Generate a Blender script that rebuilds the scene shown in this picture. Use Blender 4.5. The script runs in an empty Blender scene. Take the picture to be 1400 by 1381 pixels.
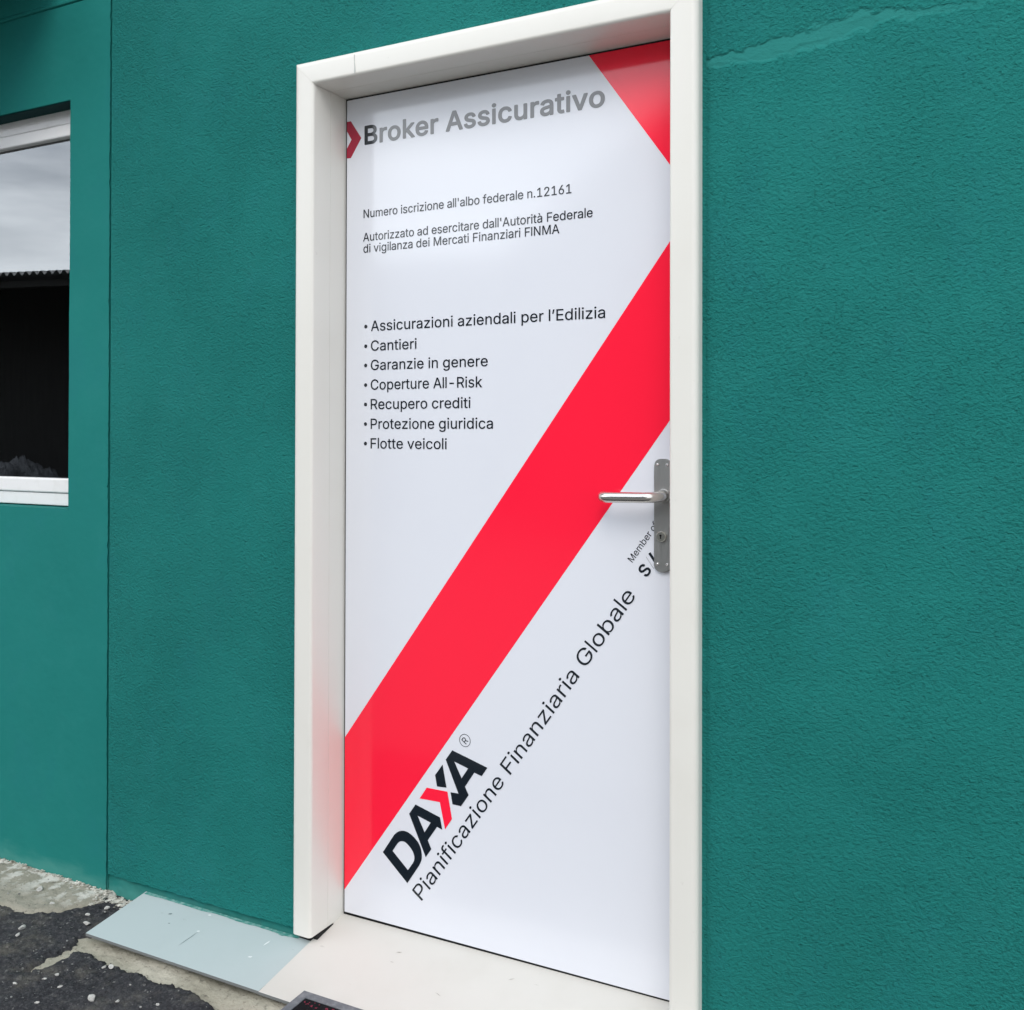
import bpy, bmesh, math, random
import numpy as np
from mathutils import Vector, Matrix

# ------------------------------------------------------------------ scene, camera, sky, sun
S = bpy.context.scene
COL = S.collection
random.seed(7)

cam_d = bpy.data.cameras.new('camera')
cam = bpy.data.objects.new('camera', cam_d)
COL.objects.link(cam)
YAW, PITCH, ROLL = math.radians(27.574), math.radians(0.4277), math.radians(0.1186)
f_ = Vector((-math.sin(YAW)*math.cos(PITCH), math.cos(YAW)*math.cos(PITCH), math.sin(PITCH)))
r_ = Vector((math.cos(YAW), math.sin(YAW), 0))
u_ = r_.cross(f_)
r2 = math.cos(ROLL)*r_ + math.sin(ROLL)*u_
u2 = -math.sin(ROLL)*r_ + math.cos(ROLL)*u_
m = Matrix((r2, u2, -f_)).transposed().to_4x4()
m.translation = Vector((0, -2.0, 0))
cam.matrix_world = m
cam_d.sensor_fit = 'HORIZONTAL'
cam_d.sensor_width = 36.0
cam_d.lens = 36.0*1370/1400
cam_d.shift_y = -(690.5-585.18)/1400
cam_d.clip_start = 0.01
cam_d.clip_end = 500
S.camera = cam

SUN_EL, SUN_AZ = 42.0, 160.0          # degrees; azimuth clockwise from +Y (a veiled sun behind and a little right of the camera)
GLOW_EL, GLOW_AZ = 20.0, 218.0        # the brightest part of the cloud
el, az = math.radians(SUN_EL), math.radians(SUN_AZ)
sun_dir = Vector((math.cos(el)*math.sin(az), math.cos(el)*math.cos(az), math.sin(el)))
W = bpy.data.worlds.new('World')
S.world = W
W.use_nodes = True
nt = W.node_tree
nt.nodes.clear()
def wn(t, **k):
    n = nt.nodes.new(t)
    for a, b in k.items(): setattr(n, a, b)
    return n
out = wn('ShaderNodeOutputWorld')
sky = wn('ShaderNodeTexSky', sky_type='NISHITA')
sky.sun_disc = False
sky.sun_elevation = el
sky.sun_rotation = az
bg_sky = wn('ShaderNodeBackground'); bg_sky.inputs[1].default_value = 0.10
nt.links.new(sky.outputs[0], bg_sky.inputs[0])
# high thin cloud over most of the sky, thickest and brightest around the sun
CLOUD = 1.36
bg_cl = wn('ShaderNodeBackground')
tc = wn('ShaderNodeTexCoord')
mp = wn('ShaderNodeMapping'); mp.inputs[3].default_value = (1.2, 1.2, 5.0)
nt.links.new(tc.outputs['Generated'], mp.inputs[0])
nz = wn('ShaderNodeTexNoise'); nz.inputs['Scale'].default_value = 1.6; nz.inputs['Detail'].default_value = 7; nz.inputs['Roughness'].default_value = .55
nt.links.new(mp.outputs[0], nz.inputs['Vector'])
cr = wn('ShaderNodeValToRGB')
cr.color_ramp.elements[0].position = .30; cr.color_ramp.elements[0].color = (.25, .25, .25, 1)
cr.color_ramp.elements[1].position = .62; cr.color_ramp.elements[1].color = (1, 1, 1, 1)
nt.links.new(nz.outputs['Fac'], cr.inputs[0])
dot = wn('ShaderNodeVectorMath', operation='DOT_PRODUCT'); dot.inputs[1].default_value = (math.cos(math.radians(GLOW_EL))*math.sin(math.radians(GLOW_AZ)), math.cos(math.radians(GLOW_EL))*math.cos(math.radians(GLOW_AZ)), math.sin(math.radians(GLOW_EL)))
nt.links.new(tc.outputs['Generated'], dot.inputs[0])
gl = wn('ShaderNodeMapRange', interpolation_type='SMOOTHSTEP')
gl.inputs[1].default_value = .76; gl.inputs[2].default_value = 1.0; gl.inputs[3].default_value = 1.0; gl.inputs[4].default_value = 2.0
nt.links.new(dot.outputs['Value'], gl.inputs[0])
sc_ = wn('ShaderNodeMath', operation='MULTIPLY'); sc_.inputs[1].default_value = CLOUD
nt.links.new(gl.outputs[0], sc_.inputs[0])
sc2 = wn('ShaderNodeMath', operation='MULTIPLY')
nt.links.new(sc_.outputs[0], sc2.inputs[0])
cv = wn('ShaderNodeMapRange'); cv.inputs[1].default_value = 0; cv.inputs[2].default_value = 1; cv.inputs[3].default_value = .86; cv.inputs[4].default_value = 1.06
nt.links.new(cr.outputs[0], cv.inputs[0]); nt.links.new(cv.outputs[0], sc2.inputs[1])
bg_cl.inputs[0].default_value = (.90, .95, 1.0, 1)
nt.links.new(sc2.outputs[0], bg_cl.inputs[1])
mx = wn('ShaderNodeMixShader')
nt.links.new(cr.outputs[0], mx.inputs[0])
nt.links.new(bg_sky.outputs[0], mx.inputs[1]); nt.links.new(bg_cl.outputs[0], mx.inputs[2])
nt.links.new(mx.outputs[0], out.inputs[0])

sun_d = bpy.data.lights.new('sun', 'SUN')
sun_d.energy = 0.8
sun_d.angle = math.radians(28)
sun_d.color = (1.0, .95, .88)
sun = bpy.data.objects.new('sun', sun_d)
sun.rotation_euler = (-sun_dir).to_track_quat('-Z', 'Y').to_euler()
COL.objects.link(sun)

S.view_settings.view_transform = 'Standard'
S.view_settings.look = 'None'
S.view_settings.exposure = 0.60
S.view_settings.gamma = 1.0
S.view_settings.use_curve_mapping = False
S.render.engine = 'CYCLES'
S.cycles.max_bounces = 8

# ------------------------------------------------------------------ helpers
def thing(name, label=None, cat=None, loc=(0, 0, 0), group=None):
    o = bpy.data.objects.new(name, None)
    COL.objects.link(o); o.location = loc
    tag(o, label, cat, group)
    return o
def tag(o, label=None, cat=None, group=None, kind=None):
    if label: o['label'] = label
    if cat: o['category'] = cat
    if group: o['group'] = group
    if kind: o['kind'] = kind
    return o
def link(name, me, mats, parent=None, smooth=False):
    o = bpy.data.objects.new(name, me)
    COL.objects.link(o)
    for mt in (mats if isinstance(mats, (list, tuple)) else [mats]): me.materials.append(mt)
    if smooth: me.polygons.foreach_set('use_smooth', [True]*len(me.polygons))
    if parent is not None:
        o.parent = parent
        o.matrix_parent_inverse = Matrix.Translation(-abs_loc(parent))
    return o
def abs_loc(o):
    v = Vector(o.location)
    p = o.parent
    while p is not None:
        v = Vector((0, 0, 0)) + v if o.matrix_parent_inverse != Matrix() else v + Vector(p.location)
        p = p.parent
    return v
def obj(name, bm, mats, parent=None, smooth=False):
    me = bpy.data.meshes.new(name)
    bm.normal_update()
    bm.to_mesh(me); bm.free()
    return link(name, me, mats, parent, smooth)
def add_box(bm, x0, x1, y0, y1, z0, z1, bevel=0, seg=2, mi=0):
    vs = [bm.verts.new(p) for p in ((x0,y0,z0),(x1,y0,z0),(x1,y1,z0),(x0,y1,z0),(x0,y0,z1),(x1,y0,z1),(x1,y1,z1),(x0,y1,z1))]
    fs = [bm.faces.new([vs[i] for i in q]) for q in ((0,3,2,1),(4,5,6,7),(0,1,5,4),(1,2,6,5),(2,3,7,6),(3,0,4,7))]
    for f in fs: f.material_index = mi
    if bevel:
        es = list({e for f in fs for e in f.edges})
        bmesh.ops.bevel(bm, geom=es, offset=bevel, segments=seg, profile=.5, affect='EDGES')
    return fs
def prism(bm, pts, y0, y1, mi=0):
    """polygon in (x, z) extruded from y0 (front) to y1 (back)"""
    a = [bm.verts.new((x, y0, z)) for x, z in pts]
    b = [bm.verts.new((x, y1, z)) for x, z in pts]
    n = len(pts)
    area = sum(pts[i][0]*pts[(i+1) % n][1]-pts[(i+1) % n][0]*pts[i][1] for i in range(n))
    if area < 0: a.reverse(); b.reverse()
    fs = [bm.faces.new(a), bm.faces.new(b[::-1])]
    for i in range(n):
        j = (i+1) % n
        fs.append(bm.faces.new((a[j], a[i], b[i], b[j])))
    for f in fs: f.material_index = mi
    return fs
def tube(bm, path, rad, n=20, cap=True):
    """round tube along a list of points"""
    P = [Vector(p) for p in path]
    rings = []
    up = Vector((0, 0, 1))
    for i, p in enumerate(P):
        t = (P[min(i+1, len(P)-1)]-P[max(i-1, 0)]).normalized()
        a = t.cross(up)
        if a.length < 1e-4: a = t.cross(Vector((0, 1, 0)))
        a.normalize(); b = a.cross(t).normalized()
        r = rad[i] if isinstance(rad, (list, tuple)) else rad
        rings.append([bm.verts.new(p + a*(r*math.cos(2*math.pi*k/n)) + b*(r*math.sin(2*math.pi*k/n))) for k in range(n)])
    for i in range(len(rings)-1):
        for k in range(n):
            bm.faces.new((rings[i][k], rings[i][(k+1) % n], rings[i+1][(k+1) % n], rings[i+1][k]))
    if cap:
        bm.faces.new(rings[0][::-1]); bm.faces.new(rings[-1])
    bmesh.ops.recalc_face_normals(bm, faces=bm.faces)

# ---- numpy value noise
def _h(i, j, s):
    v = np.sin(i*127.1 + j*311.7 + s*74.7)*43758.5453
    return v - np.floor(v)
def vnoise(x, y, s=0):
    i = np.floor(x); j = np.floor(y); fx = x-i; fy = y-j
    fx = fx*fx*fx*(fx*(fx*6-15)+10); fy = fy*fy*fy*(fy*(fy*6-15)+10)
    return (_h(i,j,s)*(1-fx)+_h(i+1,j,s)*fx)*(1-fy) + (_h(i,j+1,s)*(1-fx)+_h(i+1,j+1,s)*fx)*fy
def fbm(x, y, scale, oct=4, s=0, gain=.5):
    t = 0; a = 1; n = 0
    for k in range(oct):
        ca, sa = math.cos(.7*k+.4), math.sin(.7*k+.4)
        xr, yr = x*ca-y*sa, x*sa+y*ca
        t = t + a*(vnoise(xr*scale*2**k+17*k, yr*scale*2**k-9*k, s+k)-.5); n += a; a *= gain
    return t/n*2
def sdist(x, y, poly):
    """signed distance to a polygon (negative inside)"""
    d = np.full(x.shape, 1e9); ins = np.zeros(x.shape, bool); n = len(poly)
    for k in range(n):
        ax, ay = poly[k]; bx, by = poly[(k+1) % n]
        vx, vy = bx-ax, by-ay
        t = np.clip(((x-ax)*vx+(y-ay)*vy)/max(vx*vx+vy*vy, 1e-12), 0, 1)
        d = np.minimum(d, np.hypot(x-ax-t*vx, y-ay-t*vy))
        if ay != by:
            c = ((ay > y) != (by > y)) & (x < (bx-ax)*(y-ay)/(by-ay)+ax)
            ins ^= c
    return np.where(ins, -d, d)
def grid_mesh(name, A, B, C, keep=None, flip=False):
    """A, B, C are 2-D coordinate arrays; keep masks the cells"""
    ny, nx = A.shape
    idx = np.arange(ny*nx).reshape(ny, nx)
    q = np.stack([idx[:-1,:-1], idx[:-1,1:], idx[1:,1:], idx[1:,:-1]], -1)
    if keep is not None: q = q[keep]
    q = q.reshape(-1, 4)
    if flip: q = q[:, ::-1]
    used = np.unique(q); remap = np.zeros(ny*nx, int); remap[used] = np.arange(len(used))
    co = np.stack([A.ravel(), B.ravel(), C.ravel()], 1)[used].astype(np.float32); q = remap[q].astype(np.int32)
    me = bpy.data.meshes.new(name)
    me.vertices.add(len(co)); me.vertices.foreach_set('co', co.ravel())
    me.loops.add(q.size); me.loops.foreach_set('vertex_index', q.ravel())
    me.polygons.add(len(q)); me.polygons.foreach_set('loop_start', np.arange(0, q.size, 4, dtype=np.int32)); me.polygons.foreach_set('loop_total', np.full(len(q), 4, np.int32))
    me.update(calc_edges=True)
    return me

# ---- materials
def mat(name, base, rough=.5, spec=.5, metal=0, coat=0, coat_rough=.05):
    mt = bpy.data.materials.new(name); mt.use_nodes = True
    b = mt.node_tree.nodes['Principled BSDF']
    b.inputs['Base Color'].default_value = (*base, 1)
    b.inputs['Roughness'].default_value = rough
    b.inputs['Specular IOR Level'].default_value = spec
    b.inputs['Metallic'].default_value = metal
    b.inputs['Coat Weight'].default_value = coat
    b.inputs['Coat Roughness'].default_value = coat_rough
    return mt
def node(mt, t, **k):
    n = mt.node_tree.nodes.new(t)
    for a, b in k.items(): setattr(n, a, b)
    return n
def noise(mt, scale, detail=4, rough=.55, stretch=None, offset=(0, 0, 0), dist=0):
    tc = node(mt, 'ShaderNodeTexCoord'); L = mt.node_tree.links
    mp = node(mt, 'ShaderNodeMapping')
    if stretch: mp.inputs[3].default_value = stretch
    mp.inputs[1].default_value = offset
    L.new(tc.outputs['Object'], mp.inputs[0])
    n = node(mt, 'ShaderNodeTexNoise')
    n.inputs['Scale'].default_value = scale; n.inputs['Detail'].default_value = detail; n.inputs['Roughness'].default_value = rough; n.inputs['Distortion'].default_value = dist
    L.new(mp.outputs[0], n.inputs['Vector'])
    return n.outputs['Fac']
def ramp(mt, fac, stops):
    r = node(mt, 'ShaderNodeValToRGB'); e = r.color_ramp.elements
    while len(e) < len(stops): e.new(.5)
    for q, (p, c) in zip(e, stops):
        q.position = p; q.color = (*c, 1) if len(c) == 3 else c
    mt.node_tree.links.new(fac, r.inputs[0])
    return r.outputs[0]
def mix(mt, fac, a, b, mode='MIX'):
    n = node(mt, 'ShaderNodeMix', data_type='RGBA', blend_type=mode)
    L = mt.node_tree.links
    for sock, v in ((n.inputs[0], fac), (n.inputs[6], a), (n.inputs[7], b)):
        if hasattr(v, 'links'): L.new(v, sock)
        elif isinstance(v, (int, float)): sock.default_value = v
        else: sock.default_value = (*v, 1)
    return n.outputs[2]
def math_(mt, op, a, b=None, c=None):
    n = node(mt, 'ShaderNodeMath', operation=op)
    for s, v in zip(n.inputs, (a, b, c)):
        if v is None: continue
        if hasattr(v, 'links'): mt.node_tree.links.new(v, s)
        else: s.default_value = v
    return n.outputs[0]
def maprange(mt, v, a, b, c=0, d=1):
    n = node(mt, 'ShaderNodeMapRange', interpolation_type='SMOOTHSTEP')
    mt.node_tree.links.new(v, n.inputs[0])
    for k, q in zip((1, 2, 3, 4), (a, b, c, d)): n.inputs[k].default_value = q
    return n.outputs[0]
def axis(mt, k):
    tc = node(mt, 'ShaderNodeTexCoord'); s = node(mt, 'ShaderNodeSeparateXYZ')
    mt.node_tree.links.new(tc.outputs['Object'], s.inputs[0])
    return s.outputs[k]
def to(mt, v, sock): mt.node_tree.links.new(v, mt.node_tree.nodes['Principled BSDF'].inputs[sock])
def bump(mt, h, strength=.3, dist=.002):
    b = node(mt, 'ShaderNodeBump'); b.inputs['Strength'].default_value = strength; b.inputs['Distance'].default_value = dist
    mt.node_tree.links.new(h, b.inputs['Height']); to(mt, b.outputs[0], 'Normal')

def paint_green(name, smooth):
    mt = mat(name, (.02, .21, .19), .8, .10)
    big = noise(mt, 1.7, 5, .6, offset=(3, 1, 2))
    c = ramp(mt, big, [(.30, GREEN_B), (.5, GREEN_M), (.70, GREEN_A)])
    mid = noise(mt, 7, 5, .65, offset=(1, 5, 2), stretch=(1, 1, .7))
    c = mix(mt, maprange(mt, mid, .50, .72, 0, .55), c, GREEN_C)
    roll = noise(mt, 16, 4, .7, offset=(9, 2, 4))
    c = mix(mt, maprange(mt, roll, .45, .75, 0, .30), c, GREEN_D)
    if smooth:
        # thinner brushed coat along the foot of the wall
        z = axis(mt, 2); edge = noise(mt, 9, 4, .6, stretch=(1, 1, 3))
        f = maprange(mt, math_(mt, 'SUBTRACT', z, math_(mt, 'MULTIPLY', edge, .10)), -1.285, -1.225, .45, 0)
        c = mix(mt, f, c, (.10, .30, .26))
    
    to(mt, c, 'Base Color')
    if smooth:
        bump(mt, noise(mt, 150, 4, .6), .25, .0012)
    else:
        # crumbs a few millimetres across, smoothed away on the trowelled repair (stored on the mesh)
        fine = noise(mt, 190, 4, .62, stretch=(.9, 1, 1.1))
        pit = maprange(mt, noise(mt, 145, 3, .55, offset=(7, 3, 5), stretch=(.85, 1, 1.15)), .30, .44, 0, 1)
        dens = maprange(mt, noise(mt, 3.2, 4, .6, offset=(2, 6, 9)), .35, .62, .68, 1)
        at = node(mt, 'ShaderNodeAttribute', attribute_name='trowelled'); k = math_(mt, 'SUBTRACT', 1, math_(mt, 'MULTIPLY', at.outputs['Fac'], .8))
        hgt = math_(mt, 'MULTIPLY', math_(mt, 'ADD', fine, math_(mt, 'MULTIPLY', pit, .32)), math_(mt, 'MULTIPLY', k, dens))
        bump(mt, hgt, 1.0, .0072)
        c = mix(mt, math_(mt, 'MULTIPLY', at.outputs['Fac'], .38), c, (.036, .208, .190)); to(mt, c, 'Base Color')
    return mt
GREEN_A = (.016, .196, .176); GREEN_B = (.0125, .172, .154); GREEN_M = (.014, .184, .165)
GREEN_C = (.0155, .177, .174); GREEN_D = (.023, .202, .186)
M_ROUGH = paint_green('rough_green_plaster', False)
M_SMOOTH = paint_green('smooth_green_plaster', True)
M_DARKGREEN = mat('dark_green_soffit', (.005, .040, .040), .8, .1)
M_FRAME = mat('cream_frame_paint', (.71, .70, .665), .33, .5)
n1 = noise(M_FRAME, 5, 5, .6); n2 = noise(M_FRAME, 60, 3, .6, offset=(4, 4, 4))
cc = mix(M_FRAME, maprange(M_FRAME, n1, .45, .8, 0, .5), (.735, .715, .665), (.685, .66, .605))
cc = mix(M_FRAME, maprange(M_FRAME, n2, .70, .80, 0, .35), cc, (.55, .53, .48))
to(M_FRAME, cc, 'Base Color'); bump(M_FRAME, noise(M_FRAME, 35, 2, .5), .05, .001)
M_PVC = mat('white_window_plastic', (.82, .82, .82), .3, .5)
n1 = noise(M_PVC, 30, 4, .6); to(M_PVC, mix(M_PVC, maprange(M_PVC, n1, .5, .8, 0, .4), (.84, .83, .83), (.70, .69, .66)), 'Base Color')
VROUGH = .105
def vinyl(name, base, dirt):
    mt = mat(name, base, .45, .0, 0, 1.0, VROUGH)
    n = noise(mt, 3.5, 4, .6)
    to(mt, mix(mt, maprange(mt, n, .45, .8, 0, .6), base, dirt), 'Base Color')
    w = noise(mt, 4.5, 2, .5)
    b = node(mt, 'ShaderNodeBump'); b.inputs['Strength'].default_value = .05; b.inputs['Distance'].default_value = .004
    mt.node_tree.links.new(w, b.inputs['Height']); to(mt, b.outputs[0], 'Coat Normal')
    mt.node_tree.nodes['Principled BSDF'].inputs['Coat IOR'].default_value = 1.52
    return mt
M_LEAF = vinyl('white_door_vinyl', (.72, .735, .79), (.70, .715, .775))
M_RED = vinyl('red_door_vinyl', (.985, .014, .048), (.975, .0135, .047))
M_DRED = vinyl('dark_red_door_vinyl', (.36, .010, .038), (.34, .010, .037))
M_INK = vinyl('black_door_vinyl', (.008, .013, .02), (.010, .015, .022))
M_HEAD_VEIL = vinyl('heading_vinyl_sky_veil', (.165, .168, .175), (.16, .163, .17))  # black print lifted to grey: the sky's reflection painted into the colour
M_GREY = vinyl('grey_line_vinyl', (.42, .43, .46), (.42, .43, .46))
M_SEAL = mat('black_rubber_seal', (.012, .012, .013), .6, .3)
M_DARK = mat('gap_shade_black', (.02, .02, .02), .8, .2)
M_STEEL = mat('brushed_steel', (.36, .36, .35), .45, .5, 1)
n1 = noise(M_STEEL, 900, 2, .5, stretch=(1, 1, .02)); to(M_STEEL, maprange(M_STEEL, n1, .3, .7, .40, .54), 'Roughness')
M_LEVER = mat('satin_steel', (.62, .60, .57), .24, .5, 1)
M_SCREW = mat('bright_screw_steel', (.7, .7, .7), .2, .5, 1)
M_KEY = mat('keyway_black', (.01, .01, .01), .5, .2)
M_ROOM = mat('dim_room_paint', (.10, .12, .135), .8, .2)
# double glazing: a strong mirror at this slant, dark room behind
M_GLASS = bpy.data.materials.new('window_glass'); M_GLASS.use_nodes = True
g = M_GLASS.node_tree; g.nodes.clear()
o_ = g.nodes.new('ShaderNodeOutputMaterial'); mxs = g.nodes.new('ShaderNodeMixShader'); fr = g.nodes.new('ShaderNodeFresnel'); fr.inputs[0].default_value = 2.35
tr = g.nodes.new('ShaderNodeBsdfTransparent'); tr.inputs[0].default_value = (.72, .76, .76, 1)
gs = g.nodes.new('ShaderNodeBsdfGlossy'); gs.inputs['Roughness'].default_value = .004; gs.inputs[0].default_value = (.96, .98, 1, 1)
g.links.new(fr.outputs[0], mxs.inputs[0]); g.links.new(tr.outputs[0], mxs.inputs[1]); g.links.new(gs.outputs[0], mxs.inputs[2]); g.links.new(mxs.outputs[0], o_.inputs[0])

def board(name, base, mark):
    mt = mat(name, base, .5, .4)
    n = noise(mt, 6, 5, .6)
    c = mix(mt, maprange(mt, n, .4, .8, 0, .6), base, mark)
    s = noise(mt, 55, 4, .6, stretch=(.35, 1, 1), offset=(2, 7, 1))
    c = mix(mt, maprange(mt, s, .69, .76, 0, .5), c, tuple(min(1, b*.75) for b in mark))
    to(mt, c, 'Base Color'); bump(mt, noise(mt, 90, 3, .5), .05, .001)
    return mt
M_BLUE = board('blue_grey_board', (.45, .515, .52), (.415, .48, .48))
M_WHITEB = board('white_board', (.605, .588, .548), (.555, .535, .49))
M_EDGE = mat('cut_board_edge', (.17, .18, .18), .8, .2)

def concrete(name, g=1.0):
    mt = mat(name, (.3, .28, .23), .9, .2)
    n = noise(mt, 5, 6, .62); c = ramp(mt, n, [(.3, (.25*g, .235*g, .185*g)), (.55, (.34*g, .32*g, .26*g)), (.75, (.43*g, .405*g, .34*g))])
    n2 = noise(mt, 70, 5, .7, offset=(1, 1, 1)); c = mix(mt, maprange(mt, n2, .53, .68, 0, .75), c, (.13, .12, .10))
    n3 = noise(mt, 22, 5, .65, offset=(5, 1, 3))
    # pale lime splashes close to the wall
    y = axis(mt, 1); f = math_(mt, 'MULTIPLY', maprange(mt, n3, .47, .58, 0, 1), maprange(mt, y, -.235, -.13, 0, .9))
    c = mix(mt, f, c, (.62, .60, .55))
    to(mt, c, 'Base Color'); bump(mt, noise(mt, 140, 6, .7), .8, .004)
    return mt
M_CONC = concrete('weathered_concrete', .92)
M_FOOT = concrete('sandy_concrete', 1.35)
M_ASPH = mat('old_asphalt', (.05, .05, .055), .85, .3)
a1 = noise(M_ASPH, 4, 5, .6); c = ramp(M_ASPH, a1, [(.35, (.030, .030, .036)), (.6, (.050, .050, .056)), (.8, (.085, .08, .075))])
vo = node(M_ASPH, 'ShaderNodeTexVoronoi'); vo.inputs['Scale'].default_value = 210; tcv = node(M_ASPH, 'ShaderNodeTexCoord'); M_ASPH.node_tree.links.new(tcv.outputs['Object'], vo.inputs['Vector'])
sepc = node(M_ASPH, 'ShaderNodeSeparateColor'); M_ASPH.node_tree.links.new(vo.outputs['Color'], sepc.inputs[0])
c = mix(M_ASPH, maprange(M_ASPH, sepc.outputs[0], .60, 1.0, 0, .45), c, (.13, .13, .135))
c = mix(M_ASPH, maprange(M_ASPH, sepc.outputs[1], .982, .99, 0, .5), c, (.36, .36, .34))
d1 = noise(M_ASPH, 8, 6, .65, offset=(2, 8, 1)); c = mix(M_ASPH, maprange(M_ASPH, d1, .48, .72, 0, .75), c, (.19, .175, .145)); d2 = noise(M_ASPH, 55, 6, .75, offset=(3, 3, 7)); c = mix(M_ASPH, maprange(M_ASPH, d2, .52, .70, 0, .5), c, (.20, .195, .185)); c = mix(M_ASPH, maprange(M_ASPH, d2, .46, .34, 0, .7), c, (.018, .018, .02))
to(M_ASPH, c, 'Base Color'); bump(M_ASPH, noise(M_ASPH, 230, 5, .75), 1.0, .007)
M_STONE = mat('white_limestone', (.62, .61, .58), .8, .3)
n1 = noise(M_STONE, 80, 4, .6); to(M_STONE, mix(M_STONE, maprange(M_STONE, n1, .4, .7), (.52, .51, .48), (.34, .33, .31)), 'Base Color')
M_CRUMB = mat('pale_mortar', (.50, .48, .42), .9, .2)
n1 = noise(M_CRUMB, 60, 5, .6); to(M_CRUMB, ramp(M_CRUMB, n1, [(.35, (.24, .22, .18)), (.55, (.55, .53, .47)), (.75, (.72, .71, .66))]), 'Base Color'); bump(M_CRUMB, noise(M_CRUMB, 200, 5, .7), .8, .003)
M_RUBBER = mat('grey_rubber', (.13, .14, .155), .65, .3)
n1 = noise(M_RUBBER, 50, 5, .6); to(M_RUBBER, mix(M_RUBBER, maprange(M_RUBBER, n1, .4, .75), (.13, .14, .155), (.22, .225, .24)), 'Base Color')
M_PILE = mat('black_carpet_pile', (.012, .012, .014), .95, .1); bump(M_PILE, noise(M_PILE, 500, 2, .6), 1, .003)
M_REDPILE = mat('dull_red_pile', (.22, .035, .06), .95, .1); bump(M_REDPILE, noise(M_REDPILE, 500, 2, .6), 1, .003)
M_TIN = mat('corrugated_sheet', (.30, .31, .32), .5, .4, .3)
M_SHED = mat('dark_shed_boards', (.035, .033, .032), .85, .2)
n1 = noise(M_SHED, 3, 4, .6, stretch=(6, 6, .4)); to(M_SHED, mix(M_SHED, n1, (.055, .056, .056), (.11, .108, .104)), 'Base Color')
M_TARP = mat('grey_tarpaulin', (.16, .165, .17), .55, .4)
n1 = noise(M_TARP, 2, 4, .6); to(M_TARP, mix(M_TARP, maprange(M_TARP, n1, .35, .7), (.09, .095, .105), (.28, .29, .31)), 'Base Color'); bump(M_TARP, noise(M_TARP, 3.5, 5, .65), 1.0, .25)

# ------------------------------------------------------------------ large structure: ground
ZG = -1.245
APRON = [(-3.6,-.02),(-3.6,-.29),(-3.0,-.275),(-2.7,-.285),(-2.42,-.275),(-2.372,-.277),(-2.321,-.272),(-2.283,-.248),(-2.251,-.218),(-2.223,-.184),(-2.201,-.145),(-2.19,-.106),(-2.183,-.02)]
STRIP = [(-2.060,-.02),(-2.075,-.15),(-2.090,-.28),(-2.090,-.324),(-2.096,-.35),(-2.097,-.389),(-2.097,-.419),(-2.089,-.452),(-2.084,-.454),(-2.069,-.43),(-2.053,-.403),(-2.054,-.367),(-2.056,-.341),(-2.035,-.326),(-2.006,-.318),(-1.94,-.332),(-1.901,-.334),(-1.85,-.336),(-1.791,-.337),(-1.738,-.333),(-1.697,-.329),(-1.642,-.34),(-1.60,-.35),(-1.567,-.361),(-1.50,-.39),(-1.40,-.385),(-1.1,-.37),(-.7,-.375),(-.3,-.36),(.5,-.37),(.5,-.02)]
gx, gy = np.meshgrid(np.arange(-3.5, .30, .005), np.arange(-1.3, -.02, .005))
edge = fbm(gx, gy, 26, 4, 3)*.016 + fbm(gx, gy, 110, 2, 9)*.006
sa = sdist(gx, gy, APRON) + edge*.9
ss = sdist(gx, gy, STRIP) + edge*1.2
# asphalt: coarse crumbly sheet with broken, rounded-off edges
rough = fbm(gx, gy, 90, 3, 21, .7)*.0052 + fbm(gx, gy, 9, 3, 31)*.004 + np.maximum(fbm(gx, gy, 150, 2, 41), .1)*.004
dd = np.minimum(sa+.02, ss)
z = ZG + .001 + rough - .018*np.exp(-np.clip(dd, 0, 1)/.005)
keep = (dd[:-1,:-1] > -.004)
asph = link('asphalt', grid_mesh('asphalt', gx, gy, z, keep), M_ASPH, None, True); tag(asph, kind='structure')
# concrete footing strip, lower than the asphalt, and the mortar apron on top of it
cx_, cy_ = gx, gy
zc = ZG - .010 + fbm(gx, gy, 60, 4, 55, .6)*.004 + fbm(gx, gy, 7, 3, 61)*.004
zap = ZG + .007 + fbm(gx, gy, 50, 4, 65, .6)*.004 + fbm(gx, gy, 10, 3, 71)*.005 + np.clip((gy+.28)*.03, 0, .01) - .016*np.exp(-np.clip(-sa, 0, 1)/.006)
foot = link('concrete_footing', grid_mesh('concrete_footing', gx, gy, zc, (ss[:-1,:-1] < .03)), M_FOOT, None, True); tag(foot, kind='structure')
apr = link('concrete_apron', grid_mesh('concrete_apron', gx, gy, zap, (sa[:-1,:-1] < .004)), M_CONC, None, True); tag(apr, kind='structure')
bm = bmesh.new()
R_ = 220
vs = [bm.verts.new(p) for p in ((-R_,-R_,ZG-.03),(R_,-R_,ZG-.03),(R_,R_,ZG-.03),(-R_,R_,ZG-.03))]
bm.faces.new(vs)
M_YARD = mat('pale_yard_gravel', (.19, .185, .17), .9, .2); n1 = noise(M_YARD, 30, 5, .65); to(M_YARD, mix(M_YARD, n1, (.14, .135, .125), (.25, .245, .225)), 'Base Color')
tag(obj('ground', bm, M_YARD), kind='structure')

# ------------------------------------------------------------------ the building
B = thing('building', 'teal green plastered building with white framed door and window at left', 'building')
YW = -.098
Z_SOF = 1.66
DX0, DX1, DZ1 = -1.511, -.634, .8305        # clear opening of the door frame
FW = .0575                                   # face width of the frame
JX = -2.2235                                 # the joint between the two wall surfaces
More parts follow.
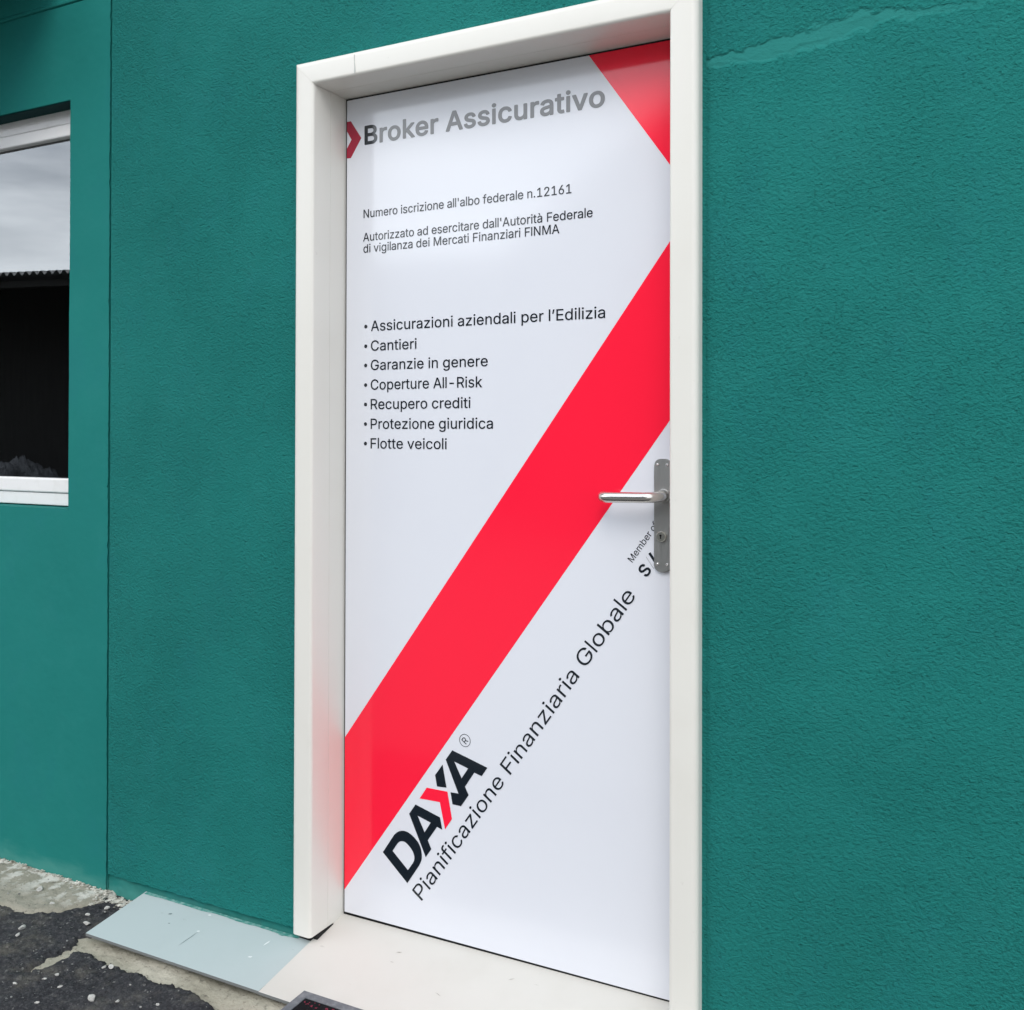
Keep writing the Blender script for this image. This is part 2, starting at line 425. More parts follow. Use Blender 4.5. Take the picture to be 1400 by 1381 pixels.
# rough plaster face: a real relief
st = .0035
xs = np.concatenate([np.arange(JX+.002, -1.54, st), np.arange(-1.54, -.602, .02), np.arange(-.602, .05, .0022), np.arange(.05, 1.62, .012)])
zs = np.concatenate([np.arange(-1.186, .655, st), np.arange(.655, .80, .0022), np.arange(.80, Z_SOF, st)])
X, Z = np.meshgrid(xs, zs)
h = fbm(X, Z*1.15, 75, 3, 5, .62)
pits = np.minimum(fbm(X*.8, Z*1.3, 62, 2, 15)+.34, 0)
dens = np.clip(.62 + fbm(X, Z, 3.2, 3, 25)*.9, .25, 1.15)
# trowelled repair that crosses the wall right of the door head
cz = np.interp(X, [-.60,-.568,-.4616,-.3402,-.2759,-.1532,-.0158,.3], [.720,.728,.733,.745,.762,.752,.742,.72])
hw = np.interp(X, [-.60,-.5684,-.41,-.30,-.25,-.16,.0,.3], [.008,.009,.026,.025,.018,.009,.005,.0025])
wob = fbm(X, Z, 14, 3, 33)*.012
t_ = np.abs(Z-cz+wob)/hw
patch = np.clip(1.3-t_, 0, 1)*(X > -.60)
jag = fbm(X, Z, 55, 3, 133)*.007
rl = Z-cz+wob*1.4+jag+.30*hw
ridge = np.where(rl > -.0015, np.exp(-np.clip(rl, 0, 1)/.012), 0)*(X > -.585)*(X < -.2)*np.clip(fbm(X, Z, 24, 2, 137)*2.2+.75, 0, 1)
lip = np.exp(-((t_-1.05+jag*30)/.11)**2)*(X > -.58)*np.clip(fbm(X, Z, 9, 2, 37)+.5, 0, 1)
ht = h*.0004*dens*(1-.85*patch) + patch*.0003 + ridge*.0009 + lip*.0002
ht = ht + fbm(X, Z, 2.3, 2, 45)*.0012 - .007*np.exp(-np.clip((X-(DX1+FW))/.011, 0, 9)**2)*(X > DX1)
Y = YW - ht
bot = fbm(X*1.0, X*0, 30, 3, 77)*.004
Z = np.where(np.arange(len(zs))[:, None] == 0, Z+bot, Z)
xc, zc_ = (X[:-1,:-1]+X[1:,1:])/2, (Z[:-1,:-1]+Z[1:,1:])/2
keep = ~((xc > DX0-FW+.02) & (xc < DX1+FW-.02) & (zc_ < DZ1+FW-.02))
gm = grid_mesh('wall', X, Y, Z, keep)
wx = np.zeros(len(gm.vertices)*3, np.float32); gm.vertices.foreach_get('co', wx); wx = wx.reshape(-1, 3)
czv = np.interp(wx[:, 0], [-.60,-.568,-.4616,-.3402,-.2759,-.1532,-.0158,.3], [.720,.728,.733,.745,.762,.752,.742,.72]); hwv = np.interp(wx[:, 0], [-.60,-.5684,-.41,-.30,-.25,-.16,.0,.3], [.008,.009,.026,.025,.018,.009,.005,.0025])
tv = np.clip((1.0-np.abs(wx[:, 2]-czv+fbm(wx[:, 0], wx[:, 2], 14, 3, 33)*.012+fbm(wx[:, 0], wx[:, 2], 60, 3, 39)*.010)/hwv)*2.6, 0, 1)*(wx[:, 0] > -.60)*np.clip((.02-wx[:, 0])*4, 0, 1)
at_ = gm.attributes.new('trowelled', 'FLOAT', 'POINT'); at_.data.foreach_set('value', tv.astype(np.float32))
wall_r = link('wall', gm, M_ROUGH, B, True); tag(wall_r, 'rough crumbly green plaster wall around the door')
bm = bmesh.new()
TH0, TH1 = YW+.004, .16
add_box(bm, JX+.002, DX0-FW+.018, TH0, TH1, -1.183, Z_SOF)
add_box(bm, DX1+FW-.018, 1.62, TH0, TH1, -1.183, Z_SOF)
add_box(bm, DX0-FW+.019, DX1+FW-.019, TH0, TH1, DZ1+FW-.018, Z_SOF)
me_b = bpy.data.meshes.new('b'); bm.to_mesh(me_b); bm.free()
def join_into(o, me2):
    bm = bmesh.new(); bm.from_mesh(o.data); n0 = len(bm.faces); bm.from_mesh(me2); bm.faces.ensure_lookup_table()
    for f in bm.faces[n0:]: f.smooth = False
    bm.to_mesh(o.data); bm.free(); bpy.data.meshes.remove(me2)
join_into(wall_r, me_b)
# smooth plaster face with the window opening
WX1, WZ0, WZ1 = -2.3855, -.2085, .9345
WX0 = -3.75
st = .004
xs = np.append(np.arange(-4.6, WX1-.001, st), [WX1]); xs = np.append(xs, np.arange(WX1+st, JX-.0045, st)); xs = np.append(xs, JX-.0035)
zs = np.concatenate([np.arange(-1.238, WZ0-.001, st), [WZ0], np.arange(WZ0+st, WZ1-.001, st), [WZ1], np.arange(WZ1+st, 1.196, st), np.arange(1.196, 1.216, .001), np.arange(1.216, Z_SOF, st)])
X, Z = np.meshgrid(xs, zs)
ht = fbm(X, Z, 55, 3, 85, .5)*.00035 + fbm(X, Z, 6, 3, 95)*.0012
ht = ht - .010*np.exp(-((Z-1.2055-fbm(X, X*0, 12, 3, 191)*.0012)/.0016)**2) + .0016*(Z > 1.206)
chip = (np.arange(len(xs))[None, :] >= len(xs)-1)*np.abs(fbm(Z, Z*0, 40, 3, 91))*.004
Y = YW - ht
X = X - chip
bot = fbm(X, X*0, 28, 3, 87)*.006
Z = np.where(np.arange(len(zs))[:, None] == 0, Z+bot, Z)
keep = ~((xs[:-1][None, :] < WX1-.0005) & (xs[:-1][None, :] > WX0) & (zs[:-1][:, None] > WZ0-.0005) & (zs[:-1][:, None] < WZ1-.0005))
wall_l = link('wall', grid_mesh('wall', X, Y, Z, keep), M_SMOOTH, B, True); tag(wall_l, 'smoother green plaster wall around the window')
bm = bmesh.new()
xi0 = float(xs[np.searchsorted(xs, WX0)])
add_box(bm, -4.6, xi0, TH0, TH1, -1.238, Z_SOF)
add_box(bm, WX1, JX-.006, TH0, TH1, -1.238, Z_SOF)
add_box(bm, xi0+.0005, WX1-.0005, TH0, TH1, -1.238, WZ0)
add_box(bm, xi0+.0005, WX1-.0005, TH0, TH1, WZ1, Z_SOF)
# thin returns that close the 4 mm step between the face relief and the reveal
me_b = bpy.data.meshes.new('b'); bm.to_mesh(me_b); bm.free(); join_into(wall_l, me_b)
# recessed foot of the rough wall
st = .005
X, Z = np.meshgrid(np.arange(JX-.004, -1.555, st), np.arange(-1.262, -1.155, st))
Y = YW + .010 + fbm(X, Z, 40, 4, 101)*.004 - np.clip((-1.195-Z)*.06, 0, .004)
pl = link('plinth', grid_mesh('plinth', X, Y, Z), M_SMOOTH, B, True); tag(pl, 'recessed darker foot of the green wall')
bm = bmesh.new(); add_box(bm, JX+.002, -1.56, YW+.02, TH1-.002, -1.26, -1.184); add_box(bm, DX1+.02, 1.618, YW+.012, TH1-.002, -1.28, -1.1835)
me_b = bpy.data.meshes.new('b'); bm.to_mesh(me_b); bm.free(); join_into(pl, me_b)
# roof: soffit, fascia and sheet; plus an unseen canopy added to darken the left corner
bm = bmesh.new()
add_box(bm, -4.9, 1.9, -.150, 3.4, Z_SOF+.004, Z_SOF+.05); add_box(bm, -4.9, -2.42, -.95, -.105, 1.305, 1.345)
roof = obj('roof', bm, M_DARKGREEN, B)
bm = bmesh.new(); add_box(bm, -4.92, 1.92, -.170, -.1505, Z_SOF-.004, Z_SOF+.16, .004); add_box(bm, -4.9, -2.42, -.97, -.9505, 1.29, 1.40, .004)
obj('fascia', bm, M_DARKGREEN, roof)
bm = bmesh.new(); add_box(bm, -4.95, 1.95, -.19, 3.45, Z_SOF+.162, Z_SOF+.19)
obj('roof_sheet', bm, M_TIN, roof)
# back and side walls, and the dim room behind the window
bm = bmesh.new()
add_box(bm, -4.6, -4.45, TH1+.002, 3.2, -1.28, Z_SOF); add_box(bm, 1.47, 1.62, TH1+.002, 3.2, -1.28, Z_SOF); add_box(bm, -4.448, 1.468, 3.05, 3.2, -1.28, Z_SOF)
tag(obj('wall', bm, M_SMOOTH, B), 'plain side and rear walls')
bm = bmesh.new()
add_box(bm, -4.44, 1.46, .165, 3.04, -1.24, -1.20); add_box(bm, -4.44, 1.46, .165, 3.04, 1.16, 1.20)
add_box(bm, -4.44, -4.42, .165, 3.04, -1.199, 1.159); add_box(bm, 1.44, 1.46, .165, 3.04, -1.199, 1.159); add_box(bm, -4.419, 1.439, 3.02, 3.04, -1.199, 1.159)
obj('room', bm, M_ROOM, B)

# window ------------------------------------------------------------
Wn = thing('window', None, None); Wn.parent = B
def ring(bm, x0, x1, z0, z1, wx, wz0, wz1, y0, y1, bev):
    """four butted bars round an opening"""
    add_box(bm, x0, x0+wx, y0, y1, z0, z1, bev); add_box(bm, x1-wx, x1, y0, y1, z0, z1, bev)
    add_box(bm, x0+wx+.0005, x1-wx-.0005, y0, y1, z0, z0+wz0, bev); add_box(bm, x0+wx+.0005, x1-wx-.0005, y0, y1, z1-wz1, z1, bev)
bm = bmesh.new(); ring(bm, WX0-.03, WX1+.045, WZ0+.003, WZ1+.02, .06, .036, .0595, -.040, .03, .003)
obj('frame', bm, M_PVC, Wn)
bm = bmesh.new(); ring(bm, WX0+.031, WX1-.016, WZ0+.0405, .8935, .048, .0415, .036, -.046, .02, .004)
obj('sash', bm, M_PVC, Wn)
bm = bmesh.new(); add_box(bm, WX0+.080, WX1-.065, -.026, -.021, WZ0+.0825, .857)
obj('pane', bm, M_GLASS, Wn)

bm = bmesh.new(); add_box(bm, WX0+.002, WX1-.0015, YW+.0035, -.0465, WZ1-.003, WZ1-.0005)  # thin slab under the window head, its dark colour stands in for shade
obj('head_shade_slab', bm, mat('head_shade_green', (.006, .036, .038), .8, .1), Wn)
# door frame --------------------------------------------------------
Fr = thing('door_frame', None, None); Fr.parent = B
def arc(cx, cy, r, a0, a1, n=6):
    return [(cx+r*math.cos(math.radians(a0+(a1-a0)*k/n)), cy+r*math.sin(math.radians(a0+(a1-a0)*k/n))) for k in range(n+1)]
YF, YS, YB = -.125, -.0585, .055
# profile in (u = away from the opening, y)
prof = [(0, YB), (.0004, YS+.0006), (.0014, YS+.0003), (.0014, YS-.0003), (.0003, YS-.0006)] + arc(.008, YF+.008, .008, 180, 270) + arc(FW-.014, YF+.014, .014, 270, 360, 8) + [(FW, YB)]
def member(name, kind):
    bm = bmesh.new(); a = []; b = []
    for u, y in prof:
        g_ = .0002
        if kind == 'left':   p0, p1 = (DX0-u, y, -1.183), (DX0-u, y, DZ1+u-g_)
        elif kind == 'right': p0, p1 = (DX1+u, y, -1.21), (DX1+u, y, DZ1+u-g_)
        else: p0, p1 = (DX0-u+g_, y, DZ1+u), (DX1+u-g_, y, DZ1+u)
        a.append(bm.verts.new(p0)); b.append(bm.verts.new(p1))
    n = len(prof)
    for i in range(n):
        j = (i+1) % n
        f = bm.faces.new((a[i], a[j], b[j], b[i])); f.smooth = True
    bm.faces.new(a); bm.faces.new(b[::-1])
    bmesh.ops.recalc_face_normals(bm, faces=bm.faces)
    for e in bm.edges:
        if len(e.link_faces) == 2 and e.calc_face_angle(0) > .6: e.smooth = False
    return obj(name, bm, M_FRAME, Fr)
jl = member('jamb', 'left'); member('jamb', 'right'); member('head', 'head')
# dried drip on the head
bm = bmesh.new()
prism(bm, [(-1.3925,.878),(-1.3900,.878),(-1.3905,.862),(-1.3885,.848),(-1.3880,.838),(-1.3905,.834),(-1.3925,.839),(-1.3915,.850),(-1.3918,.864)], YF-.0007, YF-.0001)
tag(obj('drip', bm, mat('dried_grey_drip', (.50, .50, .48), .6), Fr), 'thin grey drip mark on the head of the frame')
# dark block in the gap under the left jamb, coloured for its shade
bm = bmesh.new(); add_box(bm, DX0-FW+.006, DX0+.002, YF+.024, .05, -1.215, -1.1845)
obj('gap_block', bm, M_DARK, Fr)

# door --------------------------------------------------------------
Dr = thing('door', None, None); Dr.parent = B
LX0, LX1, LZ0, LZ1 = DX0+.0045, DX1-.0045, -1.1705, DZ1-.0045
bm = bmesh.new(); add_box(bm, LX0, LX1, 0, .042, LZ0, LZ1, .0012, 2)
leaf = obj('leaf', bm, M_LEAF, Dr)
bm = bmesh.new()
add_box(bm, DX0-.002, LX0-.0003, .004, .05, -1.20, DZ1+.002); add_box(bm, LX1+.0003, DX1+.002, .004, .05, -1.20, DZ1+.002)
add_box(bm, LX0, LX1, .004, .05, LZ1+.0003, DZ1+.002); add_box(bm, LX0, LX1, .008, .05, -1.21, LZ0-.0003)
obj('seal', bm, M_SEAL, Dr)
def flat(name, polys, m_, y=-.0004, label=None):
    bm = bmesh.new()
    for p in polys: prism(bm, p, y, -.00005)
    o = obj(name, bm, m_, Dr)
    if label: tag(o, label)
    return o
k1 = 1.3780
def up_(x): return -.7471 + k1*(x+1.5097)
def lo_(x): return -1.1244 + k1*(x+1.5126)
e_ = .0006
flat('stripe', [[(LX0+e_, lo_(LX0)), (LX1-e_, lo_(LX1)), (LX1-e_, up_(LX1)), (LX0+e_, up_(LX0))]], M_RED, label='wide red diagonal stripe across the door')
kt = (.5705-.8289)/(.8599-.6773)
flat('corner_triangle', [[(-.8599+(LZ1-.8289)/kt, LZ1-e_), (LX1-e_, LZ1-e_), (LX1-e_, .8289+kt*(LX1+.8599))]], M_RED, label='red triangle in the top right corner of the door')
flat('arrow_mark', [[(LX0+e_, .7733), (-1.4941, .7735), (-1.4624, .7279), (-1.4937, .6826), (LX0+e_, .6830), (LX0+e_, .7072), (-1.4918, .7278), (LX0+e_, .7505)]], M_DRED, label='small dark red arrow head at the left edge of the door')

